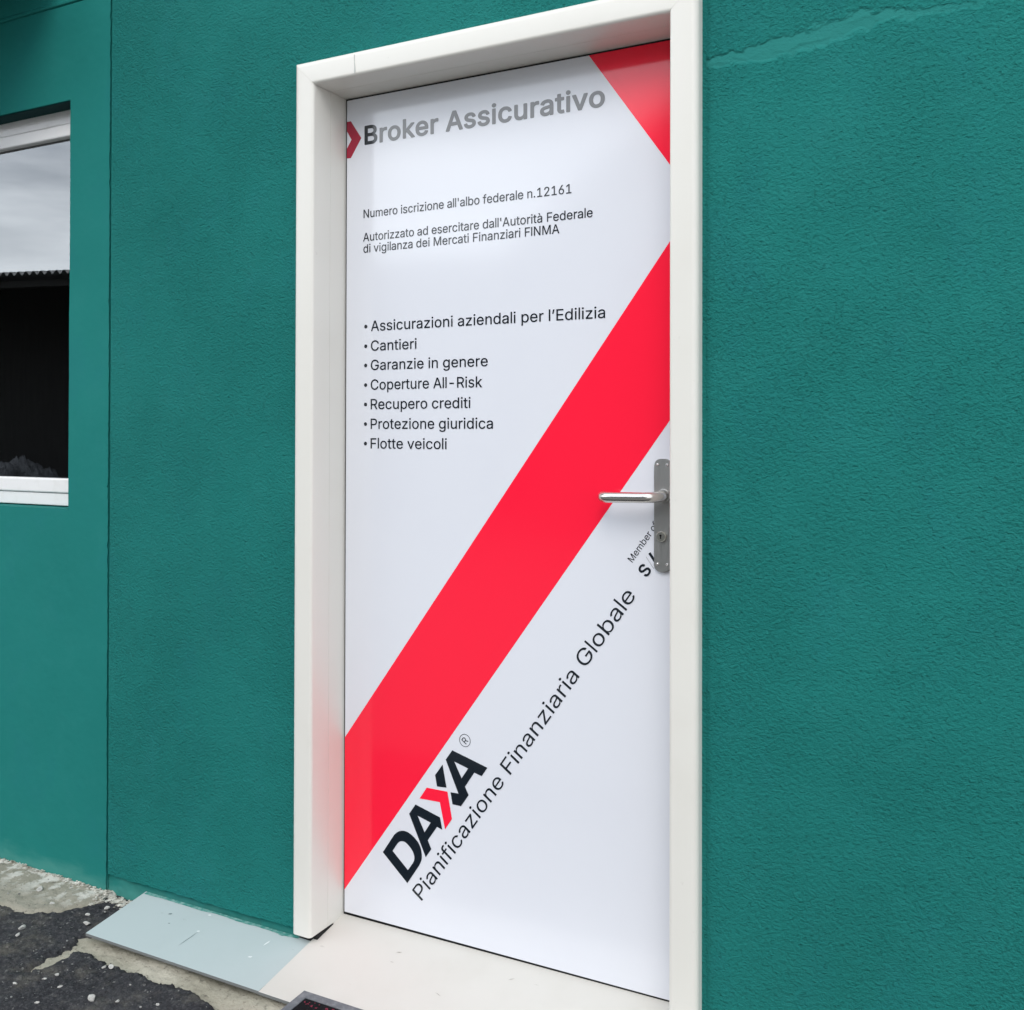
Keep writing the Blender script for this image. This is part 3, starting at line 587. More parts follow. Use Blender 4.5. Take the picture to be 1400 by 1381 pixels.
# lettering: glyph outlines in thousandths of the cap height
GL = {"r":{"'":[405,[151,616,250,615,261,624,275,1000,266,1009,138,1009,129,1000]],"-":[891,[222,361,664,360,671,369,671,481,665,489,656,490,224,490,215,481]],".":[369,[173,-17,209,-15,243,-1,273,31,285,63,284,103,270,135,241,164,201,178,161,176,129,161,105,135,89,95,92,55,107,23,137,-4]],"1":[891,[148,-8,766,-9,777,0,774,114,552,120,551,1000,542,1009,388,1008,160,840,160,704,166,695,174,696,408,864,408,120,150,116,143,112,141,104]],"2":[891,[123,-8,766,-9,774,-1,774,112,766,120,334,120,326,121,321,128,550,366,638,465,707,560,744,640,756,696,757,752,748,808,734,848,707,896,672,936,638,964,590,992,526,1014,462,1022,398,1020,334,1007,278,984,229,952,182,904,152,856,125,776,120,712,126,703,254,703,270,784,303,840,326,860,358,879,430,894,470,893,510,884,542,870,572,848,593,824,610,792,618,760,620,720,604,648,547,560,118,97]],"6":[891,[418,-21,485,-20,541,-10,597,11,645,41,683,75,721,123,750,179,766,235,773,315,763,403,735,475,685,542,621,589,549,617,461,626,389,615,380,619,640,995,637,1008,501,1009,487,1003,206,587,156,491,124,395,116,323,123,243,148,163,181,107,224,59,277,20,334,-5],[421,106,381,114,349,129,317,154,293,181,272,219,262,251,255,299,256,339,264,379,277,412,296,443,325,472,357,493,389,505,429,512,469,511,509,503,541,488,573,464,597,436,616,403,629,364,633,283,613,210,589,172,565,147,533,125,501,112]],"A":[943,[30,-8,170,-8,269,264,280,270,664,270,672,266,768,-3,776,-9,904,-9,913,-8,919,0,553,1000,544,1009,400,1009,392,1008,386,1000],[312,400,383,592,464,848,472,854,553,600,621,408,624,401,631,400]],"C":[1003,[494,-21,583,-19,655,-5,719,19,785,59,839,107,887,171,920,243,938,315,935,322,927,324,799,324,761,235,711,177,639,134,551,114,463,119,383,148,319,195,265,267,237,331,218,411,213,507,222,611,245,691,273,747,317,803,367,843,423,870,479,884,551,886,615,874,679,847,733,803,767,755,799,677,927,676,938,683,924,747,897,811,855,874,809,923,753,963,695,991,631,1011,559,1021,463,1019,375,998,287,956,216,899,159,829,115,747,85,651,71,539,74,419,94,315,127,226,176,147,239,79,317,27,399,-6]],"E":[823,[116,-8,742,-8,747,0,747,96,742,120,262,121,254,128,254,440,694,441,702,442,708,456,708,560,702,570,262,571,254,576,254,873,262,879,734,879,741,888,741,1000,735,1008,118,1009,110,1002]],"F":[806,[116,-8,246,-9,254,0,254,424,678,426,689,432,686,554,262,556,254,560,254,873,262,879,726,879,735,888,735,1000,728,1008,118,1009,110,1002]],"G":[1023,[495,-21,583,-20,671,-2,743,28,811,75,865,131,909,203,935,275,948,363,949,499,943,511,559,512,551,510,547,499,547,395,551,384,799,382,805,379,799,323,781,267,753,219,719,181,671,147,607,122,543,113,479,117,423,131,367,158,319,196,275,251,243,315,222,387,213,475,218,587,236,667,268,739,316,803,365,843,423,871,479,884,543,886,607,876,667,851,719,810,762,755,799,677,927,676,941,683,926,747,898,811,861,867,807,922,751,962,687,993,615,1014,543,1022,455,1018,367,997,287,958,215,900,159,831,114,747,85,651,71,539,74,419,93,315,126,227,175,146,239,78,311,29,399,-6]],"I":[591,[59,-8,525,-9,533,-8,539,0,539,112,534,120,373,121,368,128,368,872,373,879,534,880,539,888,539,1000,533,1008,61,1009,53,1002,52,888,58,880,213,879,223,872,223,128,213,121,58,120,52,112]],"M":[1235,[116,-8,238,-9,249,0,246,795,248,776,254,772,320,584,553,0,558,-8,566,-9,670,-9,681,0,910,584,982,788,982,0,990,-9,1119,-8,1125,0,1125,1000,1119,1008,934,1009,927,1000,680,360,622,184,614,189,558,360,308,1000,302,1008,294,1009,118,1009,110,1002]],"N":[1029,[116,-8,246,-9,255,0,255,584,248,784,254,795,388,568,750,-1,766,-9,910,-9,918,-4,920,1000,913,1008,782,1009,775,1000,778,216,774,206,695,344,278,1001,262,1009,118,1009,110,1002]],"P":[874,[116,-8,246,-9,254,0,254,352,262,356,494,357,598,374,654,398,695,424,738,464,771,512,797,576,810,640,812,704,803,768,782,832,755,880,712,928,662,963,590,993,494,1008,118,1009,110,1002],[254,488,254,874,262,880,510,876,574,857,622,821,643,792,657,760,666,720,668,672,663,632,651,592,634,560,614,536,566,505,510,489]],"R":[883,[116,-8,246,-9,254,0,251,376,262,380,478,380,686,-4,694,-9,846,-7,847,8,633,400,634,408,678,430,715,456,765,512,798,584,813,664,808,760,783,840,742,904,710,935,674,960,598,992,518,1007,118,1009,110,1002],[246,503,254,520,254,874,262,880,510,876,582,855,632,816,652,784,663,752,669,672,651,600,614,553,566,526,510,513,262,510]],"a":[765,[288,-25,364,-23,428,-6,484,26,532,77,535,-1,540,-8,660,-9,671,-1,671,495,661,583,636,644,596,694,547,727,484,752,420,763,356,764,292,755,228,735,172,705,132,671,95,623,72,575,76,565,196,529,204,533,236,583,276,615,332,636,396,641,444,634,476,620,508,592,525,559,532,495,527,479,516,469,476,457,276,429,188,406,141,383,109,359,81,327,64,295,52,239,53,175,64,127,89,79,124,39,170,7,228,-15],[292,102,236,122,200,159,190,191,191,223,197,247,212,269,244,293,292,311,532,353,529,239,516,199,489,159,452,128,412,109,364,100]],"b":[834,[425,-24,503,-21,583,3,655,51,713,120,753,208,773,312,773,432,754,528,724,600,671,673,607,724,535,754,447,765,399,761,359,752,295,716,239,654,235,656,232,1000,223,1009,103,1009,94,1000,94,0,103,-9,224,-8,229,0,231,100,271,47,311,13,359,-11],[399,103,359,114,322,136,289,168,264,208,246,256,234,312,231,376,234,432,243,480,260,528,284,568,311,597,343,619,375,632,415,639,463,637,503,627,543,606,575,576,599,539,618,496,631,440,636,376,633,320,623,264,607,220,583,178,559,150,527,125,495,110,447,101]],"c":[778,[380,-24,435,-24,491,-16,547,2,595,27,642,64,677,104,705,152,722,200,715,210,595,239,563,176,523,134,467,108,403,100,347,108,303,128,259,168,233,208,214,256,202,312,198,368,204,440,216,488,236,536,263,576,299,609,339,629,379,638,427,639,475,629,515,611,547,584,570,552,587,512,595,506,713,536,720,544,706,584,683,627,654,664,619,697,539,741,491,756,435,764,355,761,291,746,227,716,171,673,125,616,91,552,69,480,59,400,61,312,76,232,104,160,139,104,187,52,243,14,307,-12]],"d":[834,[359,-24,435,-21,499,-1,555,39,603,99,606,0,611,-8,731,-9,740,0,740,1000,731,1009,611,1009,602,1000,602,672,598,656,539,716,475,752,403,764,315,758,235,728,179,689,124,624,88,552,64,456,59,344,73,240,100,160,147,85,203,32,275,-7],[371,103,331,113,291,136,259,167,237,200,216,248,205,296,200,408,208,464,222,512,242,552,267,584,299,611,331,628,371,637,419,639,459,632,499,615,531,590,562,552,581,512,596,456,603,392,602,336,595,280,581,232,557,184,531,152,499,126,467,111,419,102]],"e":[794,[387,-24,451,-24,507,-16,557,0,606,24,651,57,686,96,714,144,725,184,602,216,595,214,557,152,507,117,435,100,355,107,291,135,248,176,214,240,199,320,203,324,731,324,739,336,737,432,724,512,703,576,666,640,619,690,555,731,491,754,419,764,355,762,283,745,219,712,169,672,124,616,91,552,69,480,59,400,61,312,75,232,103,160,138,104,187,52,243,14,315,-13],[203,444,202,464,216,512,237,552,263,584,291,608,323,625,355,635,403,640,475,628,532,592,558,560,575,528,597,448,587,443]],"f":[499,[155,-8,277,-9,288,0,289,632,445,634,453,635,457,648,454,752,293,755,288,760,291,856,308,896,341,917,389,922,453,915,486,1024,469,1037,413,1048,341,1049,285,1037,237,1014,189,971,161,920,150,864,149,758,141,755,13,755,5,748,5,639,13,634,149,632]],"g":[836,[373,-304,491,-298,547,-285,595,-266,639,-240,675,-208,705,-168,724,-128,737,-72,741,-16,741,744,731,755,609,752,603,646,547,712,511,736,475,752,435,761,379,765,323,759,275,746,219,718,163,672,115,608,82,536,68,480,59,408,59,344,69,264,88,200,112,152,140,112,179,72,235,35,291,13,355,2,419,2,467,10,507,27,555,60,595,108,603,104,602,-32,595,-72,581,-104,563,-128,515,-161,467,-177,427,-182,379,-181,331,-174,291,-158,259,-136,203,-72,195,-72,91,-134,102,-160,133,-200,166,-232,201,-256,275,-288],[371,127,331,136,291,156,260,184,235,218,215,264,203,312,198,376,202,432,211,480,229,528,253,568,283,599,315,620,355,634,435,637,475,627,511,608,546,576,568,544,587,500,600,448,605,392,602,328,581,240,559,200,531,169,499,147,467,134,419,126]],"i":[328,[101,-8,225,-9,232,0,232,744,225,754,105,755,97,752,94,744],[142,864,177,862,209,872,238,896,255,928,257,960,246,992,225,1017,193,1034,153,1038,121,1028,95,1008,76,976,72,944,81,911,105,882]],"k":[748,[101,-8,223,-9,231,-3,233,272,303,334,574,-8,727,-9,735,-8,741,0,408,424,711,736,717,744,714,752,559,755,551,751,237,432,232,448,232,1000,223,1009,103,1009,94,1000]],"l":[372,[250,-13,319,-11,352,-5,364,3,343,107,335,116,287,111,255,117,242,131,234,163,232,1003,223,1009,103,1009,95,1003,94,995,98,123,111,75,145,27,191,0]],"m":[1199,[101,-8,223,-9,231,-3,232,464,238,520,258,568,294,608,343,633,391,641,439,634,479,614,509,584,526,544,530,0,535,-8,655,-9,663,-8,668,0,668,488,673,528,693,576,727,612,767,633,823,641,877,632,919,610,945,584,961,544,965,496,965,0,975,-9,1097,-8,1104,0,1103,528,1089,608,1055,674,1011,720,959,749,895,766,831,767,767,754,711,727,663,688,623,637,591,693,543,738,487,761,423,768,367,759,311,735,263,697,231,654,229,744,223,754,98,752,94,744]],"n":[805,[101,-8,223,-9,231,-3,233,448,241,512,263,563,303,605,351,629,407,638,463,632,511,609,548,568,567,520,573,464,575,-5,583,-9,703,-9,711,0,711,472,706,544,692,600,670,648,639,689,599,723,551,747,503,760,447,765,383,758,343,746,295,720,263,693,231,652,228,744,223,754,98,752,94,744]],"o":[816,[380,-24,459,-22,531,-5,590,24,643,65,689,120,724,184,746,256,757,336,755,424,741,504,715,576,675,639,629,688,571,727,507,752,435,764,355,761,291,746,227,716,171,673,125,616,91,552,69,480,59,400,61,312,76,232,104,160,139,104,187,52,243,14,307,-12],[371,103,331,114,291,136,259,168,233,208,214,256,202,312,198,368,202,424,211,472,228,520,251,560,283,596,315,619,355,633,395,639,443,637,483,627,523,604,555,574,581,536,601,488,613,440,618,384,616,320,605,264,588,216,564,176,539,148,513,128,475,110,427,101]],"p":[834,[101,-289,223,-290,232,-281,232,71,237,87,288,31,351,-8,415,-23,495,-22,567,-4,639,38,690,87,734,159,760,231,774,319,774,423,759,511,733,583,687,655,639,702,583,737,535,754,479,763,423,764,375,756,335,742,295,716,265,687,231,643,226,751,97,751],[407,102,367,111,334,127,296,159,271,194,251,239,237,295,232,407,239,463,253,511,273,551,297,583,327,610,359,627,399,637,447,639,495,630,529,615,567,584,592,551,612,511,628,455,636,391,635,335,626,279,612,231,593,191,567,158,535,130,503,113,463,103]],"r":[509,[101,-8,223,-9,231,-3,232,464,240,520,272,576,295,597,327,615,383,630,479,625,487,632,488,752,479,763,399,765,335,750,272,712,231,662,228,744,223,754,103,755,95,748]],"s":[717,[327,-24,382,-24,446,-17,502,-1,550,23,590,52,622,88,644,128,658,176,659,232,648,280,622,328,590,360,550,386,502,406,286,464,246,488,229,512,223,552,238,592,278,625,334,642,398,643,454,626,491,592,526,536,638,561,646,568,617,640,566,702,502,741,422,761,350,764,294,758,238,743,191,720,150,690,120,656,98,616,85,568,84,520,96,464,118,424,150,390,198,359,246,339,462,281,494,259,512,232,518,208,516,184,494,146,454,117,390,100,310,102,254,123,215,160,190,217,65,192,61,184,64,168,86,111,112,72,144,40,180,16,222,-3,270,-17]],"t":[447,[306,-16,397,-12,421,-5,427,8,402,112,333,107,301,111,277,124,261,152,257,192,257,624,261,634,405,635,410,648,410,744,405,754,397,755,261,755,257,760,257,920,253,933,125,935,119,928,117,752,7,752,4,640,13,634,117,636,119,632,119,176,122,136,137,88,163,48,205,13,245,-5]],"u":[806,[333,-18,399,-16,475,6,527,39,575,96,577,-2,583,-9,703,-9,711,-2,711,742,703,755,583,755,574,750,573,294,564,230,541,182,503,141,455,117,391,108,343,114,295,136,260,174,240,222,232,286,231,750,223,755,175,755,103,755,95,750,95,254,109,158,143,86,191,33,255,-2]],"v":[765,[317,-8,442,-9,455,0,736,736,736,752,593,752,426,292,386,159,378,165,340,288,172,752,29,752,28,736]],"z":[748,[79,-8,666,-9,674,-2,675,112,666,120,265,120,267,128,662,648,663,744,658,754,88,752,85,640,90,627,484,624,75,96]],"à":[765,[288,-25,364,-23,428,-6,484,26,532,77,535,-1,540,-8,660,-9,671,-1,671,495,661,583,636,644,596,694,547,727,484,752,420,763,356,764,292,755,228,735,172,705,132,671,95,623,72,575,76,565,196,529,204,533,236,583,276,615,332,636,396,641,444,634,476,620,508,592,525,559,532,495,527,479,516,469,476,457,276,429,188,406,141,383,109,359,81,327,64,295,52,239,53,175,64,127,89,79,124,39,170,7,228,-15],[292,102,236,122,200,159,190,191,191,223,197,247,212,269,244,293,292,311,532,353,529,239,516,199,489,159,452,128,412,109,364,100],[317,839,332,834,420,834,431,839,340,1040,332,1049,191,1047,186,1039,190,1031]],"’":[348,[99,618,189,617,197,617,203,626,304,994,301,1007,165,1009,152,1002]]},"b":{"A":[943,[16,-32,32,-36,168,-36,192,-26,202,-8,288,238,296,243,648,243,741,-8,752,-26,776,-36,912,-36,928,-31,942,-16,946,0,943,16,578,1008,560,1032,544,1036,392,1036,376,1030,364,1016,0,16,-3,-8],[360,427,356,432,464,755,472,761,584,432,576,427]],"B":[897,[102,-32,118,-36,486,-36,598,-27,670,-7,731,24,780,64,817,112,842,168,855,224,857,288,848,352,831,400,802,448,766,488,714,528,768,576,804,640,818,712,814,792,798,848,769,904,727,952,678,988,598,1021,502,1035,118,1036,102,1032,86,1016,82,1000,82,0],[286,148,281,160,281,408,286,418,494,418,542,412,574,401,604,384,630,360,646,336,661,288,659,240,640,200,606,171,566,157,510,149],[286,597,281,608,281,840,286,852,470,852,526,847,574,829,609,792,624,744,620,696,601,656,566,623,534,608,494,599]],"S":[878,[369,-49,467,-53,555,-43,627,-22,691,10,747,54,788,103,821,167,836,231,837,311,822,375,787,436,739,486,683,524,619,554,403,618,339,642,294,671,269,703,262,735,266,767,276,791,294,815,323,837,355,852,427,865,515,856,573,831,611,791,631,727,651,709,787,707,814,719,824,743,811,823,786,879,747,931,707,968,651,1004,595,1027,523,1044,443,1049,363,1043,283,1022,219,992,163,952,119,903,88,847,70,783,67,703,84,631,115,576,163,527,211,493,291,455,507,392,571,367,619,335,639,303,643,271,638,239,627,214,603,185,571,163,539,148,499,138,451,133,363,142,323,156,292,175,257,215,236,287,219,302,75,304,59,301,44,287,39,271,41,247,57,175,83,118,124,63,171,22,235,-14,299,-37]],"a":[765,[259,-49,332,-52,396,-44,452,-25,500,5,508,-1,518,-25,540,-36,668,-35,688,-25,697,-9,698,495,687,591,665,647,620,708,564,749,500,775,428,789,364,791,284,781,220,761,164,732,116,694,73,639,46,583,47,559,60,543,196,502,220,511,245,551,276,583,308,601,348,612,396,614,444,606,480,583,499,551,506,503,500,491,268,455,172,429,124,404,92,380,65,351,42,311,28,263,24,191,33,135,57,79,93,31,140,-6,188,-30],[308,127,260,140,227,167,218,191,217,215,223,239,236,255,268,275,308,287,500,318,506,311,502,239,490,207,467,175,436,150,404,135,364,127]],"c":[778,[349,-48,419,-52,483,-45,547,-28,603,0,656,40,699,88,731,144,749,200,741,224,723,236,603,266,587,265,567,248,539,188,507,156,459,134,395,128,349,136,315,152,281,184,255,224,238,272,228,320,226,384,232,440,247,496,267,536,293,568,323,592,355,605,395,612,435,611,477,600,507,583,531,561,548,536,565,496,587,480,603,480,723,511,743,528,746,552,725,608,696,656,659,698,619,730,571,757,523,775,467,788,379,791,307,779,251,760,187,722,133,672,88,608,56,536,37,456,31,368,38,280,57,200,91,126,137,64,203,7,275,-30]],"e":[794,[355,-48,419,-52,491,-46,555,-30,611,-4,663,32,707,79,737,128,753,176,747,199,731,212,595,243,574,232,542,176,507,147,451,129,387,128,347,137,307,157,275,186,250,224,231,280,235,297,731,297,751,304,763,320,765,408,754,504,735,568,699,640,653,696,595,740,531,770,451,789,379,791,299,778,227,749,171,710,115,650,76,584,49,512,35,432,32,336,42,256,66,176,104,104,151,48,211,2,283,-32],[235,470,234,480,251,523,291,573,339,602,403,613,459,605,507,578,541,536,565,472]],"i":[328,[87,-32,225,-36,249,-25,259,-8,259,744,252,768,233,780,97,781,75,768,68,752,67,0,71,-16],[127,840,177,835,217,846,253,872,278,912,284,960,273,1000,249,1032,209,1057,161,1065,117,1056,80,1032,53,992,45,952,55,904,81,867]],"k":[748,[87,-32,103,-36,223,-36,240,-32,255,-17,259,0,259,256,295,293,303,291,559,-31,575,-36,735,-36,758,-24,767,-8,767,8,758,24,444,424,733,720,743,736,741,760,727,776,711,781,543,778,263,495,259,504,259,1000,250,1024,231,1035,95,1035,77,1024,68,1008,67,0]],"o":[816,[349,-48,427,-52,491,-44,563,-21,627,16,683,67,726,128,759,200,779,288,784,392,775,480,751,560,714,632,667,689,603,740,539,770,459,789,379,791,307,779,235,752,185,720,133,672,88,608,56,536,37,456,31,368,38,280,57,200,91,126,137,64,203,7,275,-30],[395,128,355,134,323,147,296,168,269,200,248,240,234,288,226,384,242,480,258,520,283,558,311,584,339,600,379,610,419,612,459,606,491,593,523,569,547,540,566,504,582,456,591,352,574,256,557,216,536,184,507,157,475,139]],"r":[509,[87,-32,103,-36,223,-36,240,-32,256,-16,259,0,259,464,266,512,295,561,343,593,399,604,479,598,504,608,514,632,515,752,511,769,495,786,423,792,367,787,311,770,263,740,256,744,247,768,223,781,95,781,79,772,70,760,67,0]],"s":[717,[294,-48,374,-52,446,-44,502,-29,558,-4,606,30,643,72,670,120,684,168,686,232,674,288,654,329,613,376,574,403,510,432,294,490,262,511,252,528,252,560,270,587,310,609,358,617,406,614,446,599,476,568,501,520,518,510,534,510,646,535,668,552,672,576,656,624,634,664,603,704,574,730,534,755,494,773,446,785,382,791,310,788,246,774,190,750,134,712,98,672,72,624,59,576,57,512,70,456,94,411,134,368,174,341,230,316,446,258,470,245,487,224,490,192,470,160,430,136,374,126,310,130,262,150,237,176,213,232,190,245,62,220,42,208,34,184,49,128,73,80,104,40,142,8,190,-19,238,-37]],"t":[447,[277,-40,349,-44,413,-36,442,-24,455,0,432,112,425,128,413,138,397,141,341,134,301,140,287,160,284,192,285,604,405,607,424,616,437,640,436,752,429,768,405,781,284,784,284,928,279,944,269,955,253,962,125,962,103,952,93,936,90,784,5,781,-11,772,-20,760,-23,640,-11,616,4,608,85,607,92,600,92,176,95,136,109,86,141,32,173,2,213,-22]],"u":[806,[305,-42,375,-46,431,-38,487,-18,543,17,559,-24,583,-36,703,-36,719,-31,733,-18,738,6,738,742,735,759,719,777,703,782,575,781,551,765,546,742,546,302,540,246,520,198,491,166,447,143,399,135,351,140,311,158,282,190,265,230,259,286,259,742,255,762,231,781,103,782,87,778,71,762,67,742,67,270,72,206,81,158,111,86,163,22,223,-18]],"v":[765,[303,-32,322,-36,450,-36,466,-29,477,-16,765,736,763,760,746,778,594,781,570,767,386,257,378,261,194,768,170,781,34,782,15,776,2,762,-2,744,2,728,284,-8]]},"l":{"F":[806,[118,8,126,0,238,0,245,8,246,433,670,435,681,440,678,547,246,550,246,887,719,888,726,896,726,992,718,1000,126,1000,118,992]],"G":[1023,[438,-5,527,-13,615,-6,695,16,763,51,823,98,871,155,910,227,932,307,940,395,939,499,935,503,567,503,556,499,559,391,807,391,815,387,806,315,783,251,745,195,695,151,639,123,575,107,503,105,439,116,383,139,327,176,281,227,247,283,220,355,206,435,204,531,214,619,235,691,267,755,311,811,361,851,415,877,479,893,543,895,607,885,671,859,723,819,767,763,800,691,807,685,919,685,931,691,913,755,892,803,861,851,820,899,775,936,719,969,663,992,599,1007,519,1013,423,1003,343,978,264,931,203,875,151,801,112,715,87,611,79,499,87,387,110,291,149,203,206,123,268,67,343,23]],"M":[1235,[118,8,126,0,238,0,240,8,238,847,330,584,566,0,670,0,675,8,904,592,990,841,995,824,991,8,998,0,1110,0,1116,8,1116,992,1110,1000,942,1000,934,994,690,360,622,154,614,158,548,360,301,992,294,1000,126,1000,118,992]],"P":[874,[118,8,126,0,238,0,245,8,246,364,494,366,590,381,638,400,686,429,726,465,758,508,783,560,800,632,803,704,794,768,776,824,744,880,702,924,654,958,590,984,494,999,126,1000,118,992],[246,478,246,889,510,885,580,864,630,826,649,800,666,760,676,712,677,672,661,592,645,560,618,528,574,498,510,480]],"R":[883,[118,8,126,0,238,0,245,8,243,384,246,388,478,389,486,387,694,0,830,0,837,8,617,408,694,451,748,504,783,568,802,648,802,736,793,784,777,832,734,899,670,952,598,983,518,998,126,1000,118,992],[246,500,246,889,470,888,526,883,590,861,638,823,658,792,670,760,678,680,673,640,661,600,646,575,622,548,574,520,510,504]],"S":[878,[344,-9,411,-17,499,-15,571,-2,639,23,693,55,743,103,778,159,797,215,802,287,792,351,764,407,721,455,667,492,611,519,387,586,315,614,259,654,233,695,227,727,229,767,239,799,260,831,285,855,323,878,363,892,411,900,507,895,579,869,611,847,633,823,651,791,667,743,779,743,787,748,784,783,770,831,749,871,717,911,675,947,635,971,587,992,539,1005,467,1013,379,1009,315,995,251,969,199,935,158,895,127,847,108,791,102,727,111,663,139,604,187,553,235,521,299,491,515,427,589,399,646,359,665,335,674,311,679,271,673,231,660,199,635,167,603,140,563,119,475,98,419,97,371,103,323,117,287,135,256,159,230,191,215,223,203,267,83,268,76,263,85,207,99,167,123,122,151,87,195,49,235,26,291,3]],"a":[765,[241,-9,332,-16,412,-2,452,16,484,38,540,101,544,95,544,7,548,0,660,1,662,495,655,567,637,623,604,672,564,707,508,735,444,750,380,756,308,749,244,732,188,704,144,671,111,631,82,575,196,539,231,591,276,625,332,645,396,650,452,641,492,620,519,591,536,551,540,487,532,470,516,459,476,448,284,422,204,402,132,366,105,343,82,311,66,271,60,215,65,159,80,111,106,71,140,38,188,9],[284,94,228,117,206,135,190,159,181,191,182,223,191,255,204,274,236,299,284,318,476,350,540,370,539,239,522,191,494,151,454,119,412,100,356,90]],"b":[834,[380,-8,471,-15,559,3,631,43,691,104,738,192,762,288,766,400,750,512,714,600,663,669,599,718,519,749,431,755,351,739,295,705,235,632,231,628,224,632,223,1000,103,1000,103,8,111,0,215,0,220,8,220,112,231,115,295,37,335,9],[391,96,343,112,311,133,278,168,254,208,236,256,225,312,225,432,234,480,250,528,273,568,303,602,335,625,375,641,415,648,463,646,511,634,545,616,580,584,607,544,627,496,639,448,645,392,642,320,632,264,615,216,591,173,559,137,527,114,487,99,447,92]],"c":[778,[330,-8,387,-15,459,-13,515,0,571,23,619,55,659,95,691,144,711,192,712,200,707,203,603,229,563,160,523,123,459,97,387,92,331,104,288,128,243,174,216,224,199,280,191,336,190,400,198,456,212,504,234,552,266,592,299,620,339,638,371,646,451,645,499,630,539,604,571,568,595,517,708,544,703,568,679,616,627,678,563,721,483,748,411,756,339,750,283,734,227,706,175,664,136,616,101,552,78,480,68,400,70,312,83,239,110,168,147,108,195,57,251,20]],"e":[794,[334,-8,395,-15,459,-14,523,-2,571,16,619,43,661,80,696,128,717,176,603,206,569,152,523,115,459,94,387,92,331,105,283,130,243,168,210,224,193,288,189,328,195,333,728,336,728,424,719,496,703,552,671,616,635,662,585,704,531,732,467,750,403,756,331,749,267,729,211,696,171,661,130,608,98,544,77,472,68,392,70,312,85,232,113,160,156,96,207,48,267,13],[195,434,191,448,203,504,221,544,251,585,283,613,315,631,355,644,403,649,475,638,507,623,539,598,564,568,585,528,607,440,595,434]],"f":[499,[158,8,165,0,173,0,277,0,279,8,280,640,437,643,448,648,445,746,285,746,279,752,279,832,285,872,309,909,341,926,397,931,445,922,477,1024,461,1030,405,1040,341,1040,293,1030,244,1008,198,968,170,920,159,864,157,748,13,744,13,648,21,643,161,640]],"i":[328,[103,8,105,0,113,0,217,0,223,8,223,736,217,746,104,744],[148,872,177,871,209,883,233,904,245,928,248,960,236,992,211,1016,185,1027,153,1029,121,1018,97,997,83,968,82,936,91,912,113,887]],"l":[372,[209,3,295,-4,346,3,354,11,335,99,327,105,287,102,255,107,236,123,226,155,223,995,215,1000,111,1000,103,995,105,139,115,91,135,51,167,21]],"m":[1199,[103,8,111,0,223,0,224,472,231,528,252,576,289,616,335,640,391,650,447,641,487,620,519,585,535,544,539,8,543,0,655,0,659,8,659,488,665,536,687,584,719,618,767,642,823,650,879,641,919,621,950,592,968,552,974,496,975,0,1087,0,1095,8,1094,520,1082,600,1051,664,1007,711,951,742,887,758,823,757,759,741,703,711,661,672,623,614,590,680,541,728,487,752,415,758,359,747,303,719,261,680,223,622,218,744,103,744]],"n":[805,[103,8,111,0,223,0,224,448,233,520,261,576,303,616,351,638,415,647,471,639,517,616,553,576,574,528,582,464,583,0,695,0,702,8,702,472,698,536,688,584,669,632,639,676,599,712,551,738,503,751,447,756,383,749,335,732,287,703,255,670,223,619,218,744,103,744]],"o":[816,[330,-8,387,-15,459,-13,523,2,587,32,638,72,684,128,717,192,739,264,748,344,746,424,732,504,704,576,667,635,611,690,547,728,483,748,411,756,339,750,283,734,227,706,175,664,136,616,101,552,78,480,68,400,70,312,83,239,110,168,147,108,195,57,251,20],[363,95,323,107,288,128,254,160,227,200,207,248,194,304,189,368,193,424,204,480,222,528,245,568,275,601,307,624,347,641,387,647,443,646,491,633,531,610,565,576,591,536,610,488,624,424,628,368,624,312,614,264,595,211,571,171,539,136,503,112,459,96,411,91]],"r":[509,[103,8,111,0,223,0,224,472,229,512,240,544,275,592,327,625,383,639,471,635,478,640,478,752,399,756,327,737,268,696,223,631,218,744,103,744]],"z":[748,[82,8,90,0,658,0,666,8,666,104,658,111,248,112,250,121,652,648,652,744,96,744,94,640,98,635,499,632,87,96,82,88]]},"sp":369}
GL['r']['I'] = [300, [81,0, 81,1000, 219,1000, 219,0]]
GL['r']['l'] = [285, [75,-4, 75,1040, 209,1040, 209,-4]]
GL['l']['l'] = [262, [79,-4, 79,1050, 183,1050, 183,-4]]
def curve_mesh(name, contours, depth=.00015):
    cu = bpy.data.curves.new(name, 'CURVE'); cu.dimensions = '2D'; cu.fill_mode = 'BOTH'; cu.extrude = depth
    for c in contours:
        sp = cu.splines.new('POLY'); sp.points.add(len(c)-1)
        for q, (x, y) in zip(sp.points, c): q.co = (x, y, 0, 1)
        sp.use_cyclic_u = True
    o = bpy.data.objects.new('tmp', cu); COL.objects.link(o)
    dg = bpy.context.evaluated_depsgraph_get()
    me = bpy.data.meshes.new_from_object(o.evaluated_get(dg)); me.name = name
    bpy.data.objects.remove(o); bpy.data.curves.remove(cu)
    return me
def layout(text, font, cap, width=None, fx=1.10):
    """contours of a line of text, starting at x = 0 on the baseline; width fits the line by tracking"""
    g = GL[font]; x = 0; items = []
    for ch in text:
        if ch == ' ': x += GL['sp']; items.append(None); continue
        items.append((x, ch)); x += g[ch][0]
    first = items[0]; left = first[0]+min(v for c in g[first[1]][1:] for v in c[0::2])
    lx, lc = items[-1]; right = lx+max(v for c in g[lc][1:] for v in c[0::2])
    nat = (right-left)/1000
    sx = cap*fx; tr = 0
    if width is not None:
        tr = (width-nat*sx)/(len(text)-1)
        if tr < 0: sx = width/nat; tr = 0
    out = []
    for i, it in enumerate(items):
        if it is None: continue
        for c in g[it[1]][1:]:
            out.append([((it[0]+c[k]-left)/1000*sx + tr*i, c[k+1]/1000*cap) for k in range(0, len(c), 2)])
    return out
